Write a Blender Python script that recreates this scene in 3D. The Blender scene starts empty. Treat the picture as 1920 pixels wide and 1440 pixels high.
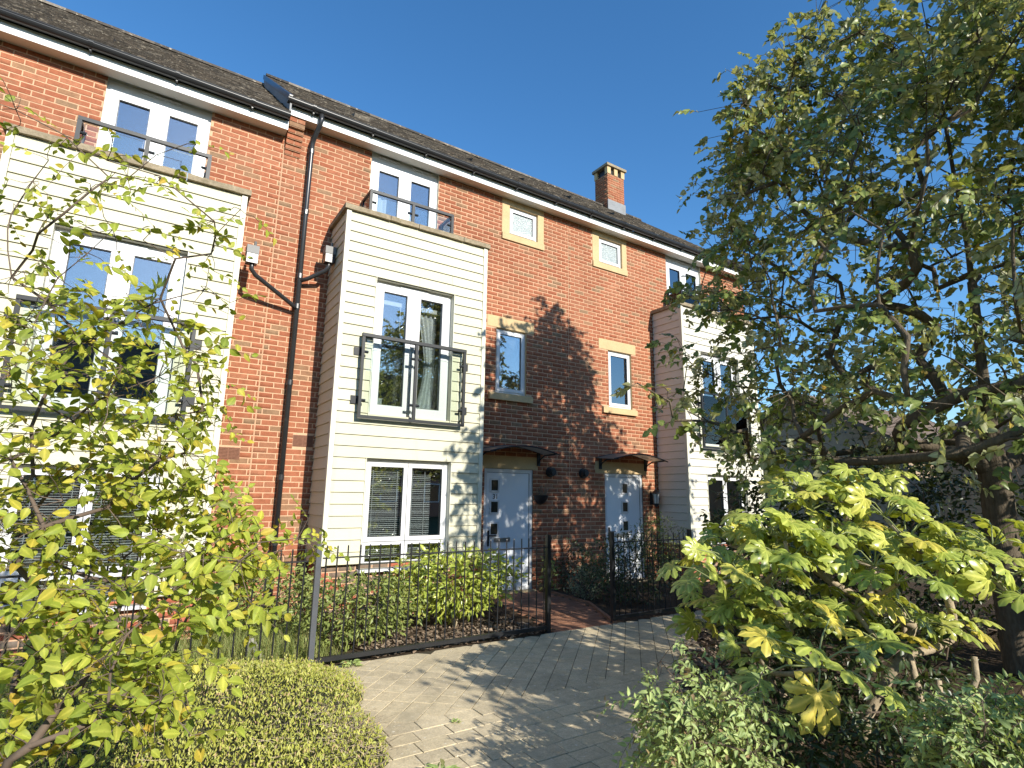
import bpy, math, random
import numpy as np
from mathutils import Matrix, Vector

RND = random.Random(7)
NPR = np.random.default_rng(11)
SC = bpy.context.scene
COL = SC.collection

# ------------------------------------------------------------------ camera
CAM_POS = Vector((-1.0946, -8.1293, 1.6000))
CAM_RIGHT = Vector((0.836311, -0.548074, 0.014092))
CAM_UP = Vector((-0.118534, -0.155657, 0.980674))
CAM_FWD = Vector((0.535288, 0.821819, 0.195143))
FOCAL = 1041.53 / 1920.0
cam_data = bpy.data.cameras.new('camera')
cam_data.sensor_width = 36.0
cam_data.lens = 36.0 * FOCAL
cam_data.clip_start = 0.05
cam_data.clip_end = 2000.0
cam = bpy.data.objects.new('camera', cam_data)
COL.objects.link(cam)
cam.matrix_world = Matrix(((CAM_RIGHT.x, CAM_UP.x, -CAM_FWD.x, CAM_POS.x),
                           (CAM_RIGHT.y, CAM_UP.y, -CAM_FWD.y, CAM_POS.y),
                           (CAM_RIGHT.z, CAM_UP.z, -CAM_FWD.z, CAM_POS.z),
                           (0, 0, 0, 1)))
SC.camera = cam

# ------------------------------------------------------------------ sky, sun, exposure
SUN = Vector((0.13, -1.0, 0.50)).normalized()      # towards the sun
world = bpy.data.worlds.new('World')
SC.world = world
world.use_nodes = True
wn = world.node_tree
sky = wn.nodes.new('ShaderNodeTexSky')
sky.sky_type = 'NISHITA'
sky.sun_disc = False
sky.sun_elevation = math.asin(SUN.z)
sky.sun_rotation = math.atan2(SUN.x, SUN.y)
sky.altitude = 60.0
sky.air_density = 1.1
sky.dust_density = 0.2
sky.ozone_density = 4.0
hue = wn.nodes.new('ShaderNodeHueSaturation')
hue.inputs['Saturation'].default_value = 1.20
wn.links.new(sky.outputs['Color'], hue.inputs['Color'])
wn.links.new(hue.outputs['Color'], wn.nodes['Background'].inputs['Color'])
wn.nodes['Background'].inputs['Strength'].default_value = 0.15
sun_data = bpy.data.lights.new('sun', 'SUN')
sun_data.energy = 5.0
sun_data.angle = math.radians(0.53)
sun_data.color = (1.0, 0.945, 0.84)
sun = bpy.data.objects.new('sun', sun_data)
COL.objects.link(sun)
sun.rotation_euler = SUN.to_track_quat('Z', 'Y').to_euler()
SC.view_settings.view_transform = 'Standard'
SC.view_settings.look = 'None'
SC.view_settings.exposure = 0.52
SC.view_settings.gamma = 1.0
SC.view_settings.use_curve_mapping = False
SC.render.engine = 'CYCLES'
SC.cycles.use_denoising = True
SC.cycles.max_bounces = 8
SC.cycles.transparent_max_bounces = 12
SC.cycles.diffuse_bounces = 3
SC.cycles.glossy_bounces = 3
SC.cycles.transmission_bounces = 4
SC.cycles.caustics_reflective = False
SC.cycles.caustics_refractive = False


# ------------------------------------------------------------------ materials
def nd(nt, kind, **kw):
    n = nt.nodes.new(kind)
    for k, v in kw.items():
        if k in n.inputs:
            n.inputs[k].default_value = v
        else:
            setattr(n, k, v)
    return n


def noise(nt, scale, detail=4.0, rough=0.55, stretch=None):
    geo = nd(nt, 'ShaderNodeNewGeometry')
    src = geo.outputs['Position']
    if stretch:
        m = nd(nt, 'ShaderNodeVectorMath', operation='MULTIPLY')
        m.inputs[1].default_value = stretch
        nt.links.new(src, m.inputs[0])
        src = m.outputs[0]
    t = nd(nt, 'ShaderNodeTexNoise', Scale=scale, Detail=detail, Roughness=rough)
    nt.links.new(src, t.inputs['Vector'])
    return t.outputs['Fac']


def ramp(nt, fac, stops, interp='LINEAR'):
    r = nd(nt, 'ShaderNodeValToRGB')
    r.color_ramp.interpolation = interp
    els = r.color_ramp.elements
    while len(els) < len(stops):
        els.new(0.5)
    for e, (p, c) in zip(els, stops):
        e.position = p
        e.color = (c[0], c[1], c[2], 1.0) if len(c) == 3 else c
    nt.links.new(fac, r.inputs['Fac'])
    return r.outputs['Color']


def piece_random(nt):
    oi = nd(nt, 'ShaderNodeObjectInfo')
    geo = nd(nt, 'ShaderNodeNewGeometry')
    a = nd(nt, 'ShaderNodeMath', operation='ADD')
    nt.links.new(oi.outputs['Random'], a.inputs[0])
    nt.links.new(geo.outputs['Random Per Island'], a.inputs[1])
    f = nd(nt, 'ShaderNodeMath', operation='FRACT')
    nt.links.new(a.outputs[0], f.inputs[0])
    return f.outputs[0]


def mix(nt, fac, a, b, blend='MIX'):
    m = nd(nt, 'ShaderNodeMix', data_type='RGBA', blend_type=blend)
    for sock, val in ((m.inputs['Factor'], fac), (m.inputs['A'], a), (m.inputs['B'], b)):
        pass
    ins = [s for s in m.inputs if s.enabled]
    for sock, val in zip(ins, (fac, a, b)):
        if isinstance(val, (int, float)):
            sock.default_value = val
        elif isinstance(val, tuple):
            sock.default_value = (val[0], val[1], val[2], 1.0)
        else:
            nt.links.new(val, sock)
    return [s for s in m.outputs if s.enabled][0]


def grey(v):
    return (v, v, v)


def material(name, base=None, rough=0.8, spec=0.4, metal=0.0, stops=None, var=(), spots=None,
             bump=None, interp='LINEAR', coat=0.0):
    """base colour (or per-piece random stops), multiplied by noise variation, with spots and bump."""
    m = bpy.data.materials.new(name)
    m.use_nodes = True
    nt = m.node_tree
    b = nt.nodes['Principled BSDF']
    b.inputs['Roughness'].default_value = rough
    b.inputs['Specular IOR Level'].default_value = spec
    b.inputs['Metallic'].default_value = metal
    if coat:
        b.inputs['Coat Weight'].default_value = coat
        b.inputs['Coat Roughness'].default_value = 0.15
    if stops:
        col = ramp(nt, piece_random(nt), stops, interp)
    else:
        rgb = nd(nt, 'ShaderNodeRGB')
        rgb.outputs[0].default_value = (*base, 1.0)
        col = rgb.outputs[0]
    for v in var:
        sc, amt = v[0], v[1]
        st = v[2] if len(v) > 2 else None
        f = ramp(nt, noise(nt, sc, 5.0, 0.6, st), [(0.28, grey(1 - amt)), (0.72, grey(1 + amt))])
        col = mix(nt, 1.0, col, f, 'MULTIPLY')
    for sp in (spots or ()):
        sc, lo, hi, c = sp[:4]
        st = sp[4] if len(sp) > 4 else None
        f = ramp(nt, noise(nt, sc, 6.0, 0.65, st), [(lo, (0, 0, 0)), (hi, (1, 1, 1))])
        col = mix(nt, f, col, c)
    nt.links.new(col, b.inputs['Base Color'])
    if bump:
        sc, strength, dist = bump[:3]
        st = bump[3] if len(bump) > 3 else None
        bn = nd(nt, 'ShaderNodeBump', Strength=strength, Distance=dist)
        nt.links.new(noise(nt, sc, 6.0, 0.65, st), bn.inputs['Height'])
        nt.links.new(bn.outputs[0], b.inputs['Normal'])
    return m


def leaf_material(name, stops, trans=0.32, tint=(1.25, 1.2, 0.55), rough=0.45, spec=0.4, under=None, vein=0.55):
    m = bpy.data.materials.new(name)
    m.use_nodes = True
    nt = m.node_tree
    b = nt.nodes['Principled BSDF']
    out = nt.nodes['Material Output']
    col = ramp(nt, piece_random(nt), stops)
    f = ramp(nt, noise(nt, 9.0, 3.0), [(0.3, grey(0.78)), (0.7, grey(1.22))])
    col = mix(nt, 1.0, col, f, 'MULTIPLY')
    bl = ramp(nt, noise(nt, 75.0, 2.0), [(0.66, (0, 0, 0)), (0.74, grey(0.55))])
    col = mix(nt, bl, col, (0.17, 0.12, 0.035))
    at = nd(nt, 'ShaderNodeAttribute', attribute_name='vein')
    vf = ramp(nt, at.outputs['Fac'], [(0.62, (0, 0, 0)), (1.0, grey(vein))])
    if under:
        geo = nd(nt, 'ShaderNodeNewGeometry')
        col = mix(nt, geo.outputs['Backfacing'], col, under)
    col = mix(nt, vf, col, mix(nt, 1.0, col, (1.75, 1.6, 2.0), 'MULTIPLY'))
    b.inputs['Roughness'].default_value = rough
    b.inputs['Specular IOR Level'].default_value = spec
    nt.links.new(col, b.inputs['Base Color'])
    tr = nd(nt, 'ShaderNodeBsdfTranslucent')
    nt.links.new(mix(nt, 1.0, col, tint, 'MULTIPLY'), tr.inputs['Color'])
    ms = nd(nt, 'ShaderNodeMixShader')
    ms.inputs[0].default_value = trans
    nt.links.new(b.outputs[0], ms.inputs[1])
    nt.links.new(tr.outputs[0], ms.inputs[2])
    nt.links.new(ms.outputs[0], out.inputs['Surface'])
    return m


def glass_material(name, reflect=0.22, tint=(0.92, 0.96, 0.97), rough=0.0, wav=0.0):
    m = bpy.data.materials.new(name)
    m.use_nodes = True
    nt = m.node_tree
    nt.nodes.remove(nt.nodes['Principled BSDF'])
    out = nt.nodes['Material Output']
    tr = nd(nt, 'ShaderNodeBsdfTransparent')
    tr.inputs['Color'].default_value = (*tint, 1)
    gl = nd(nt, 'ShaderNodeBsdfGlossy')
    gl.inputs['Roughness'].default_value = rough
    gl.inputs['Color'].default_value = (1, 1, 1, 1)
    if wav:
        bn = nd(nt, 'ShaderNodeBump', Strength=wav, Distance=0.01)
        nt.links.new(noise(nt, 2.2, 2.0), bn.inputs['Height'])
        nt.links.new(bn.outputs[0], gl.inputs['Normal'])
    fr = nd(nt, 'ShaderNodeFresnel', IOR=1.5)
    mp = nd(nt, 'ShaderNodeMath', operation='MULTIPLY_ADD')
    mp.inputs[1].default_value = 1.0 - reflect
    mp.inputs[2].default_value = reflect
    nt.links.new(fr.outputs[0], mp.inputs[0])
    ms = nd(nt, 'ShaderNodeMixShader')
    nt.links.new(mp.outputs[0], ms.inputs[0])
    nt.links.new(tr.outputs[0], ms.inputs[1])
    nt.links.new(gl.outputs[0], ms.inputs[2])
    nt.links.new(ms.outputs[0], out.inputs['Surface'])
    return m


BRICK_STOPS = [(0.0, (0.30, 0.106, 0.056)), (0.22, (0.335, 0.126, 0.068)), (0.45, (0.285, 0.095, 0.050)),
               (0.62, (0.35, 0.148, 0.083)), (0.76, (0.305, 0.113, 0.060)), (0.86, (0.31, 0.135, 0.077)),
               (0.93, (0.27, 0.150, 0.085)), (1.0, (0.25, 0.158, 0.094))]
M = {}
M['brick'] = material('red_brick', stops=BRICK_STOPS, rough=0.92, spec=0.15,
                      var=[(0.55, 0.17), (14.0, 0.20), (70.0, 0.16)],
                      spots=[(5.5, 0.58, 0.76, (0.24, 0.165, 0.095), (1, 1, 2.6)), (3.2, 0.72, 0.82, (0.46, 0.34, 0.28))],
                      bump=(120.0, 0.55, 0.004))
M['plinth_brick'] = material('plinth_brick', stops=[(0.0, (0.36, 0.105, 0.06)), (0.5, (0.40, 0.14, 0.08)), (0.6, (0.14, 0.115, 0.095)),
                                                    (1.0, (0.20, 0.14, 0.10))], rough=0.9, spec=0.15,
                             var=[(14.0, 0.2), (70.0, 0.15)], bump=(120.0, 0.5, 0.004))
M['mortar'] = material('sandy_mortar', (0.55, 0.35, 0.22), rough=0.95, spec=0.1, var=[(1.1, 0.12), (40.0, 0.12)], bump=(160.0, 0.4, 0.003))
M['stone'] = material('sandstone', (0.54, 0.395, 0.215), rough=0.85, spec=0.2, var=[(3.0, 0.10), (30.0, 0.08)],
                      spots=[(6.0, 0.62, 0.8, (0.42, 0.30, 0.16), (1, 1, .3))], bump=(150.0, 0.25, 0.003))
M['cladding'] = material('cream_cladding', (0.74, 0.70, 0.53), rough=0.6, spec=0.3,
                         stops=[(0.0, (0.57, 0.545, 0.40)), (0.5, (0.585, 0.56, 0.42)), (1.0, (0.55, 0.525, 0.385))],
                         var=[(0.8, 0.04), (9.0, 0.05, (0.35, 1, 9.0))],
                         spots=[(2.5, 0.66, 0.86, (0.46, 0.44, 0.32), (1, 1, 0.5)), (3.0, 0.58, 0.86, (0.47, 0.445, 0.32), (2.2, 1, 0.16))], bump=(22.0, 0.5, 0.003, (0.25, 1, 9.0)))
M['cladding_pale'] = material('pale_cladding', stops=[(0.0, (0.60, 0.575, 0.48)), (0.5, (0.62, 0.595, 0.51)), (1.0, (0.585, 0.56, 0.465))],
                              rough=0.6, spec=0.3, var=[(0.8, 0.05), (9.0, 0.05, (0.35, 1, 9.0))],
                              bump=(22.0, 0.5, 0.003, (0.25, 1, 9.0)))
M['trim'] = material('cream_trim', (0.62, 0.60, 0.48), rough=0.5, var=[(3.0, 0.04)])
M['upvc'] = material('white_upvc', (0.66, 0.66, 0.66), rough=0.28, spec=0.5, var=[(1.5, 0.03)],
                     spots=[(7.0, 0.72, 0.9, (0.66, 0.65, 0.60))])
M['door_paint'] = material('white_door_paint', (0.76, 0.78, 0.80), rough=0.35, spec=0.5, var=[(1.5, 0.03)])
M['fascia'] = material('white_fascia', (0.80, 0.79, 0.76), rough=0.4, var=[(0.8, 0.05)], spots=[(3.0, 0.66, 0.85, (0.62, 0.58, 0.48))])
M['soffit'] = material('white_soffit', (0.74, 0.72, 0.66), rough=0.6, var=[(0.8, 0.05)], spots=[(2.2, 0.68, 0.9, (0.55, 0.48, 0.28))])
M['black_pvc'] = material('black_pvc', (0.028, 0.029, 0.031), rough=0.30, spec=0.5, var=[(4.0, 0.15)],
                          spots=[(6.0, 0.62, 0.85, (0.10, 0.095, 0.085))])
M['grey_pvc'] = material('grey_pvc', (0.15, 0.15, 0.145), rough=0.5, var=[(6.0, 0.1)])
M['rail'] = material('slate_grey_metal', (0.020, 0.023, 0.026), rough=0.45, spec=0.3, var=[(8.0, 0.12)])
M['coping'] = material('mossy_concrete', (0.30, 0.245, 0.165), rough=0.95, spec=0.1, var=[(2.5, 0.2), (30.0, 0.25)],
                       spots=[(7.0, 0.58, 0.74, (0.12, 0.11, 0.045)), (11.0, 0.66, 0.78, (0.44, 0.38, 0.27))], bump=(60.0, 0.8, 0.012))
M['tile'] = material('roof_tile', stops=[(0.0, (0.10, 0.083, 0.066)), (0.35, (0.058, 0.052, 0.046)), (0.6, (0.135, 0.11, 0.086)),
                                         (0.8, (0.08, 0.072, 0.062)), (1.0, (0.22, 0.19, 0.155))], rough=0.9, spec=0.2,
                     var=[(3.0, 0.2), (40.0, 0.35)], spots=[(14.0, 0.57, 0.66, (0.38, 0.33, 0.26)), (16.0, 0.62, 0.68, (0.035, 0.038, 0.022))],
                     bump=(60.0, 0.9, 0.01))
M['lead'] = material('lead_sheet', (0.22, 0.225, 0.23), rough=0.55, var=[(5.0, 0.15)])
M['glass'] = glass_material('window_glass', 0.23, wav=0.03)
M['clear_glass'] = glass_material('balcony_glass', 0.0, (0.955, 0.985, 0.975))
M['poly'] = None
M['frost'] = material('patterned_glass', (0.30, 0.345, 0.345), rough=0.25, spec=0.6, var=[(55.0, 0.55)], bump=(70.0, 0.9, 0.01))
M['dark_glass'] = material('dark_glass', (0.045, 0.04, 0.03), rough=0.12, spec=0.6, var=[(9.0, 0.3)])
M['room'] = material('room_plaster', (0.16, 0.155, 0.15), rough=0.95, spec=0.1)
M['curtain'] = material('white_curtain', (0.72, 0.72, 0.70), rough=0.9, spec=0.1, var=[(6.0, 0.08, (6, 1, .3))])
M['blind'] = material('white_blind', (0.62, 0.62, 0.60), rough=0.6)
M['metal'] = material('brushed_steel', (0.45, 0.46, 0.47), rough=0.3, metal=0.9)
M['terracotta'] = material('terracotta_grille', (0.20, 0.095, 0.06), rough=0.9, var=[(30.0, 0.2)])
M['fence'] = material('black_fence_paint', (0.016, 0.017, 0.019), rough=0.35, spec=0.5, var=[(9.0, 0.2)])
M['post'] = material('grey_fence_paint', (0.075, 0.080, 0.09), rough=0.45, var=[(9.0, 0.15)])
M['paver'] = material('buff_paver', stops=[(0.0, (0.54, 0.445, 0.285)), (0.4, (0.60, 0.50, 0.325)), (0.7, (0.51, 0.425, 0.28)), (1.0, (0.63, 0.525, 0.345))],
                      rough=0.95, spec=0.12, var=[(1.2, 0.14), (12.0, 0.14), (90.0, 0.22)],
                      spots=[(26.0, 0.625, 0.68, (0.74, 0.68, 0.55)), (2.2, 0.54, 0.80, (0.33, 0.285, 0.19)), (48.0, 0.62, 0.70, (0.27, 0.235, 0.165))], bump=(110.0, 0.5, 0.005))
M['red_paver'] = material('red_paver', stops=[(0.0, (0.27, 0.13, 0.075)), (0.5, (0.32, 0.165, 0.10)), (1.0, (0.24, 0.12, 0.075))],
                          rough=0.95, spec=0.12, var=[(3.0, 0.15), (60.0, 0.2)], bump=(110.0, 0.5, 0.005))
M['joint'] = material('dark_joint_sand', (0.085, 0.072, 0.048), rough=1.0, spec=0.05, var=[(20.0, 0.3)],
                      spots=[(5.0, 0.6, 0.75, (0.06, 0.075, 0.025))], bump=(200.0, 0.6, 0.01))
M['soil'] = material('garden_soil', (0.085, 0.062, 0.042), rough=1.0, spec=0.05, var=[(2.0, 0.25), (30.0, 0.4)], bump=(40.0, 1.0, 0.03))
M['ground'] = material('rough_ground', (0.10, 0.095, 0.05), rough=1.0, spec=0.05, var=[(0.5, 0.25), (12.0, 0.3)],
                       spots=[(1.2, 0.5, 0.65, (0.06, 0.085, 0.03))], bump=(20.0, 0.8, 0.04))
M['bark_chip'] = material('bark_chip', stops=[(0.0, (0.13, 0.085, 0.055)), (0.6, (0.22, 0.16, 0.11)), (1.0, (0.36, 0.28, 0.20))], rough=0.95)
M['bark'] = material('tree_bark', (0.13, 0.105, 0.075), rough=0.95, spec=0.1, var=[(5.0, 0.25), (40.0, 0.3, (1, 1, .3))], bump=(38.0, 1.0, 0.02, (1, 1, 0.3)))
M['twig'] = material('grey_twig', (0.13, 0.095, 0.07), rough=0.9, var=[(12.0, 0.25)])
M['pale_stem'] = material('tan_stem', (0.36, 0.29, 0.19), rough=0.85, var=[(14.0, 0.3), (60.0, 0.2)], bump=(60.0, 0.7, 0.008))
M['green_stem'] = material('green_stem', (0.24, 0.27, 0.10), rough=0.6, var=[(20.0, 0.15)])
M['plank'] = material('weathered_plank', (0.30, 0.28, 0.25), rough=0.9, var=[(20.0, 0.2, (.3, 1, 5))])
M['lamp_black'] = material('lantern_black', (0.022, 0.022, 0.024), rough=0.4)
M['lamp_glass'] = material('lantern_glass', (0.60, 0.60, 0.56), rough=0.15, spec=0.6)
M['far_wall'] = material('far_render', (0.36, 0.27, 0.18), rough=0.95, var=[(0.6, 0.15), (6.0, 0.15)])
M['far_brick'] = material('far_brick', (0.30, 0.15, 0.10), rough=0.95, var=[(0.6, 0.12), (8.0, 0.15)])
M['far_roof'] = material('far_roof', stops=[(0.0, (0.12, 0.085, 0.065)), (0.5, (0.16, 0.12, 0.09)), (1.0, (0.10, 0.075, 0.06))], rough=0.9, var=[(3.0, 0.2)])

L = {}
L['shrub'] = leaf_material('yellow_green_leaf', [(0.0, (0.28, 0.35, 0.045)), (0.35, (0.38, 0.42, 0.055)), (0.55, (0.20, 0.27, 0.038)),
                                                 (0.8, (0.45, 0.46, 0.065)), (0.95, (0.50, 0.44, 0.055)), (1.0, (0.46, 0.33, 0.05))],
                           trans=0.38, tint=(1.2, 1.1, 0.4), rough=0.5, spec=0.3)
L['hedge'] = leaf_material('clipped_hedge_leaf', [(0.0, (0.30, 0.33, 0.055)), (0.4, (0.42, 0.43, 0.085)), (0.7, (0.23, 0.27, 0.05)),
                                                  (0.90, (0.48, 0.46, 0.12)), (0.96, (0.45, 0.34, 0.18)), (1.0, (0.38, 0.26, 0.14))], trans=0.25, tint=(1.15, 1.1, .5))
L['laurel'] = leaf_material('glossy_laurel_leaf', [(0.0, (0.34, 0.41, 0.06)), (0.5, (0.43, 0.47, 0.085)), (1.0, (0.24, 0.32, 0.045))],
                            trans=0.3, rough=0.28, spec=0.6)
L['privet'] = leaf_material('mid_green_leaf', [(0.0, (0.18, 0.23, 0.06)), (0.5, (0.27, 0.32, 0.085)), (0.9, (0.20, 0.25, 0.065)), (1.0, (0.36, 0.35, 0.10))], trans=0.28, rough=0.42)
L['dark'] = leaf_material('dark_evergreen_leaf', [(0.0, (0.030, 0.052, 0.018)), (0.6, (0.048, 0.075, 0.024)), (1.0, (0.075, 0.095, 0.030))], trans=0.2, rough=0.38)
L['silver'] = leaf_material('silver_green_leaf', [(0.0, (0.16, 0.20, 0.12)), (1.0, (0.25, 0.29, 0.18))], trans=0.25, rough=0.55)
L['fatsia'] = leaf_material('palmate_leaf', [(0.0, (0.33, 0.39, 0.065)), (0.35, (0.43, 0.47, 0.095)), (0.65, (0.22, 0.30, 0.05)), (0.90, (0.47, 0.49, 0.10)),
                                             (0.97, (0.50, 0.44, 0.07)), (1.0, (0.52, 0.42, 0.07))], trans=0.28, rough=0.30, spec=0.5, vein=0.9)
L['yellow'] = leaf_material('yellowed_palmate_leaf', [(0.0, (0.58, 0.50, 0.09)), (1.0, (0.60, 0.52, 0.10))], trans=0.3, rough=0.35, vein=0.9)
L['lower'] = leaf_material('pale_toothed_leaf', [(0.0, (0.28, 0.37, 0.12)), (0.5, (0.40, 0.48, 0.17)), (0.9, (0.20, 0.28, 0.08)), (1.0, (0.30, 0.20, 0.10))], trans=0.3, rough=0.5)
L['tree'] = leaf_material('lime_tree_leaf', [(0.0, (0.09, 0.13, 0.03)), (0.5, (0.165, 0.215, 0.05)), (0.9, (0.26, 0.31, 0.08)), (0.975, (0.20, 0.21, 0.05)),
                                             (0.99, (0.42, 0.30, 0.04)), (1.0, (0.45, 0.30, 0.04))], trans=0.30, tint=(1.2, 1.15, .45),
                          rough=0.40, spec=0.42, under=(0.38, 0.40, 0.22))
L['grass'] = leaf_material('meadow_grass', [(0.0, (0.25, 0.32, 0.09)), (0.6, (0.33, 0.38, 0.12)), (1.0, (0.45, 0.40, 0.18))], trans=0.4, rough=0.6)


# ------------------------------------------------------------------ mesh helpers
class MB:
    """collects boxes, bars and tubes; build() links them as ONE mesh object"""
    def __init__(self):
        self.v = []
        self.f = []

    def box(self, x0, x1, y0, y1, z0, z1):
        n = len(self.v)
        self.v += [(x0, y0, z0), (x1, y0, z0), (x1, y1, z0), (x0, y1, z0), (x0, y0, z1), (x1, y0, z1), (x1, y1, z1), (x0, y1, z1)]
        self.f += [(n, n+3, n+2, n+1), (n+4, n+5, n+6, n+7), (n, n+1, n+5, n+4), (n+1, n+2, n+6, n+5), (n+2, n+3, n+7, n+6), (n+3, n, n+4, n+7)]
        return self

    def ring(self, x0, x1, z0, z1, w, y0, y1, wb=None):
        wb = w if wb is None else wb
        self.box(x0, x1, y0, y1, z1 - w, z1)
        self.box(x0, x1, y0, y1, z0, z0 + wb)
        self.box(x0, x0 + w, y0, y1, z0 + wb, z1 - w)
        self.box(x1 - w, x1, y0, y1, z0 + wb, z1 - w)
        return self

    def tube(self, pts, rad, sides=8, cap=True):
        pts = [Vector(p) for p in pts]
        if isinstance(rad, (int, float)):
            rad = [rad] * len(pts)
        n0 = len(self.v)
        prev = None
        for i, p in enumerate(pts):
            d = (pts[min(i + 1, len(pts) - 1)] - pts[max(i - 1, 0)])
            if d.length < 1e-9:
                d = Vector((0, 0, 1))
            d.normalize()
            if prev is None:
                a = d.orthogonal().normalized()
            else:
                a = prev - d * prev.dot(d)
                if a.length < 1e-6:
                    a = d.orthogonal()
                a.normalize()
            prev = a
            b = d.cross(a)
            for k in range(sides):
                t = 2 * math.pi * k / sides
                self.v.append(tuple(p + (a * math.cos(t) + b * math.sin(t)) * rad[i]))
        for i in range(len(pts) - 1):
            for k in range(sides):
                k2 = (k + 1) % sides
                self.f.append((n0 + i*sides + k, n0 + i*sides + k2, n0 + (i+1)*sides + k2, n0 + (i+1)*sides + k))
        if cap:
            self.f.append(tuple(n0 + k for k in reversed(range(sides))))
            m = n0 + (len(pts) - 1) * sides
            self.f.append(tuple(m + k for k in range(sides)))
        return self

    def poly(self, pts):
        n = len(self.v)
        self.v += [tuple(p) for p in pts]
        self.f.append(tuple(range(n, n + len(pts))))
        return self

    def prism(self, prof, x0, x1, axis='x'):
        """profile of (a, b) pairs extruded along x (a=y, b=z) or along y (a=x, b=z)"""
        n = len(self.v)
        k = len(prof)
        for s in (x0, x1):
            for a, b in prof:
                self.v.append((s, a, b) if axis == 'x' else (a, s, b))
        for i in range(k):
            j = (i + 1) % k
            self.f.append((n + i, n + j, n + k + j, n + k + i))
        self.f.append(tuple(n + i for i in reversed(range(k))))
        self.f.append(tuple(n + k + i for i in range(k)))
        return self

    def build(self, name, mat, parent=None, smooth=False, kind=None):
        me = bpy.data.meshes.new(name)
        me.from_pydata(self.v, [], self.f)
        return link(name, me, mat, parent, smooth, kind)


def link(name, me, mat, parent=None, smooth=False, kind=None):
    me.materials.append(mat)
    if smooth:
        me.polygons.foreach_set('use_smooth', [True] * len(me.polygons))
    o = bpy.data.objects.new(name, me)
    COL.objects.link(o)
    attach(o, parent)
    if kind:
        o['kind'] = kind
    return o


def attach(o, parent):
    if parent is None:
        return
    o.parent = parent
    if parent.type == 'EMPTY':
        o.matrix_parent_inverse = Matrix.Translation(-Vector(parent.get('base', (0, 0, 0))))


def thing(name, label, cat, base=(0, 0, 0), group=None):
    o = bpy.data.objects.new(name, None)
    o.empty_display_size = 0.2
    o.location = base
    o['base'] = list(base)
    o['label'] = label
    o['category'] = cat
    if group:
        o['group'] = group
    COL.objects.link(o)
    return o


def holder(name, parent):
    """an Empty part that groups sub-parts"""
    o = bpy.data.objects.new(name, None)
    o.empty_display_size = 0.1
    COL.objects.link(o)
    attach(o, parent)
    return o


def mesh_np(name, V, F, vein=None):
    V = np.asarray(V, dtype=np.float32)
    F = np.asarray(F, dtype=np.int32)
    k = F.shape[1]
    me = bpy.data.meshes.new(name)
    me.vertices.add(len(V))
    me.vertices.foreach_set('co', V.ravel())
    me.loops.add(F.size)
    me.loops.foreach_set('vertex_index', F.ravel())
    me.polygons.add(len(F))
    me.polygons.foreach_set('loop_start', np.arange(0, F.size, k, dtype=np.int32))
    me.update(calc_edges=True)
    me.validate()
    if vein is not None:
        a = me.attributes.new('vein', 'FLOAT', 'POINT')
        a.data.foreach_set('value', np.asarray(vein, dtype=np.float32))
    return me


_R3 = np.array([CAM_RIGHT, CAM_UP, CAM_FWD])
_C3 = np.array(CAM_POS)


def in_view(P):
    """pixel position and depth of world points: only to choose which repeats become single objects"""
    q = (np.asarray(P) - _C3) @ _R3.T
    d = np.maximum(q[:, 2], 1e-3)
    return 960 + 1041.53 * q[:, 0] / d, 720 - 1041.53 * q[:, 1] / d, q[:, 2]


# ------------------------------------------------------------------ bricks
BRICK_T_V = np.array([(-1, 0, -1), (1, 0, -1), (1, 0, 1), (-1, 0, 1), (-1, 1, -1), (1, 1, -1), (1, 1, 1), (-1, 1, 1)], dtype=float)
BRICK_T_F = np.array([(0, 1, 2, 3), (4, 5, 1, 0), (5, 6, 2, 1), (6, 7, 3, 2), (7, 4, 0, 3)])


def brick_mesh(hw, hh, depth, rnd):
    v = []
    c = 0.003
    for x, y, z in BRICK_T_V:
        if y == 0:
            v.append((x * (hw - c) + rnd.uniform(-.0012, .0012), rnd.uniform(-.0012, .0012), z * (hh - c) + rnd.uniform(-.0012, .0012)))
        else:
            v.append((x * hw, depth, z * hh))
    return v


_bv = []
for _k in range(6):
    _me = bpy.data.meshes.new('brick')
    _me.from_pydata(brick_mesh(0.1075, 0.0325, 0.007, RND), [], [tuple(f) for f in BRICK_T_F])
    _me.materials.append(M['brick'])
    _bv.append(_me)


def brick_rows(u0, u1, z0, z1, holes, shift=0.0):
    out = []
    k0, k1 = int(math.floor(z0 / 0.075 + 1e-6)), int(math.ceil(z1 / 0.075 - 1e-6))
    for k in range(k0, k1):
        a, b = max(k * 0.075 + 0.005, z0), min(k * 0.075 + 0.070, z1)
        if b - a < 0.012:
            continue
        zc = (a + b) / 2
        segs = [(u0, u1)]
        for hx0, hx1, hz0, hz1 in holes:
            if hz0 - 0.012 < zc < hz1 + 0.012:
                ns = []
                for s, e in segs:
                    if hx1 <= s or hx0 >= e:
                        ns.append((s, e))
                    else:
                        if hx0 > s:
                            ns.append((s, hx0))
                        if hx1 < e:
                            ns.append((hx1, e))
                segs = ns
        off = shift + (0.1125 if k % 2 else 0.0)
        for s, e in segs:
            i = math.floor((s - off) / 0.225)
            while True:
                p, q = off + i * 0.225 + 0.005, off + i * 0.225 + 0.220
                if p >= e:
                    break
                c, d = max(p, s + (0.002 if p < s else 0)), min(q, e - (0.002 if q > e else 0))
                if d - c > 0.025:
                    out.append(((c + d) / 2, zc, (d - c) / 2, (b - a) / 2))
                i += 1
    return np.array(out)


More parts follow.
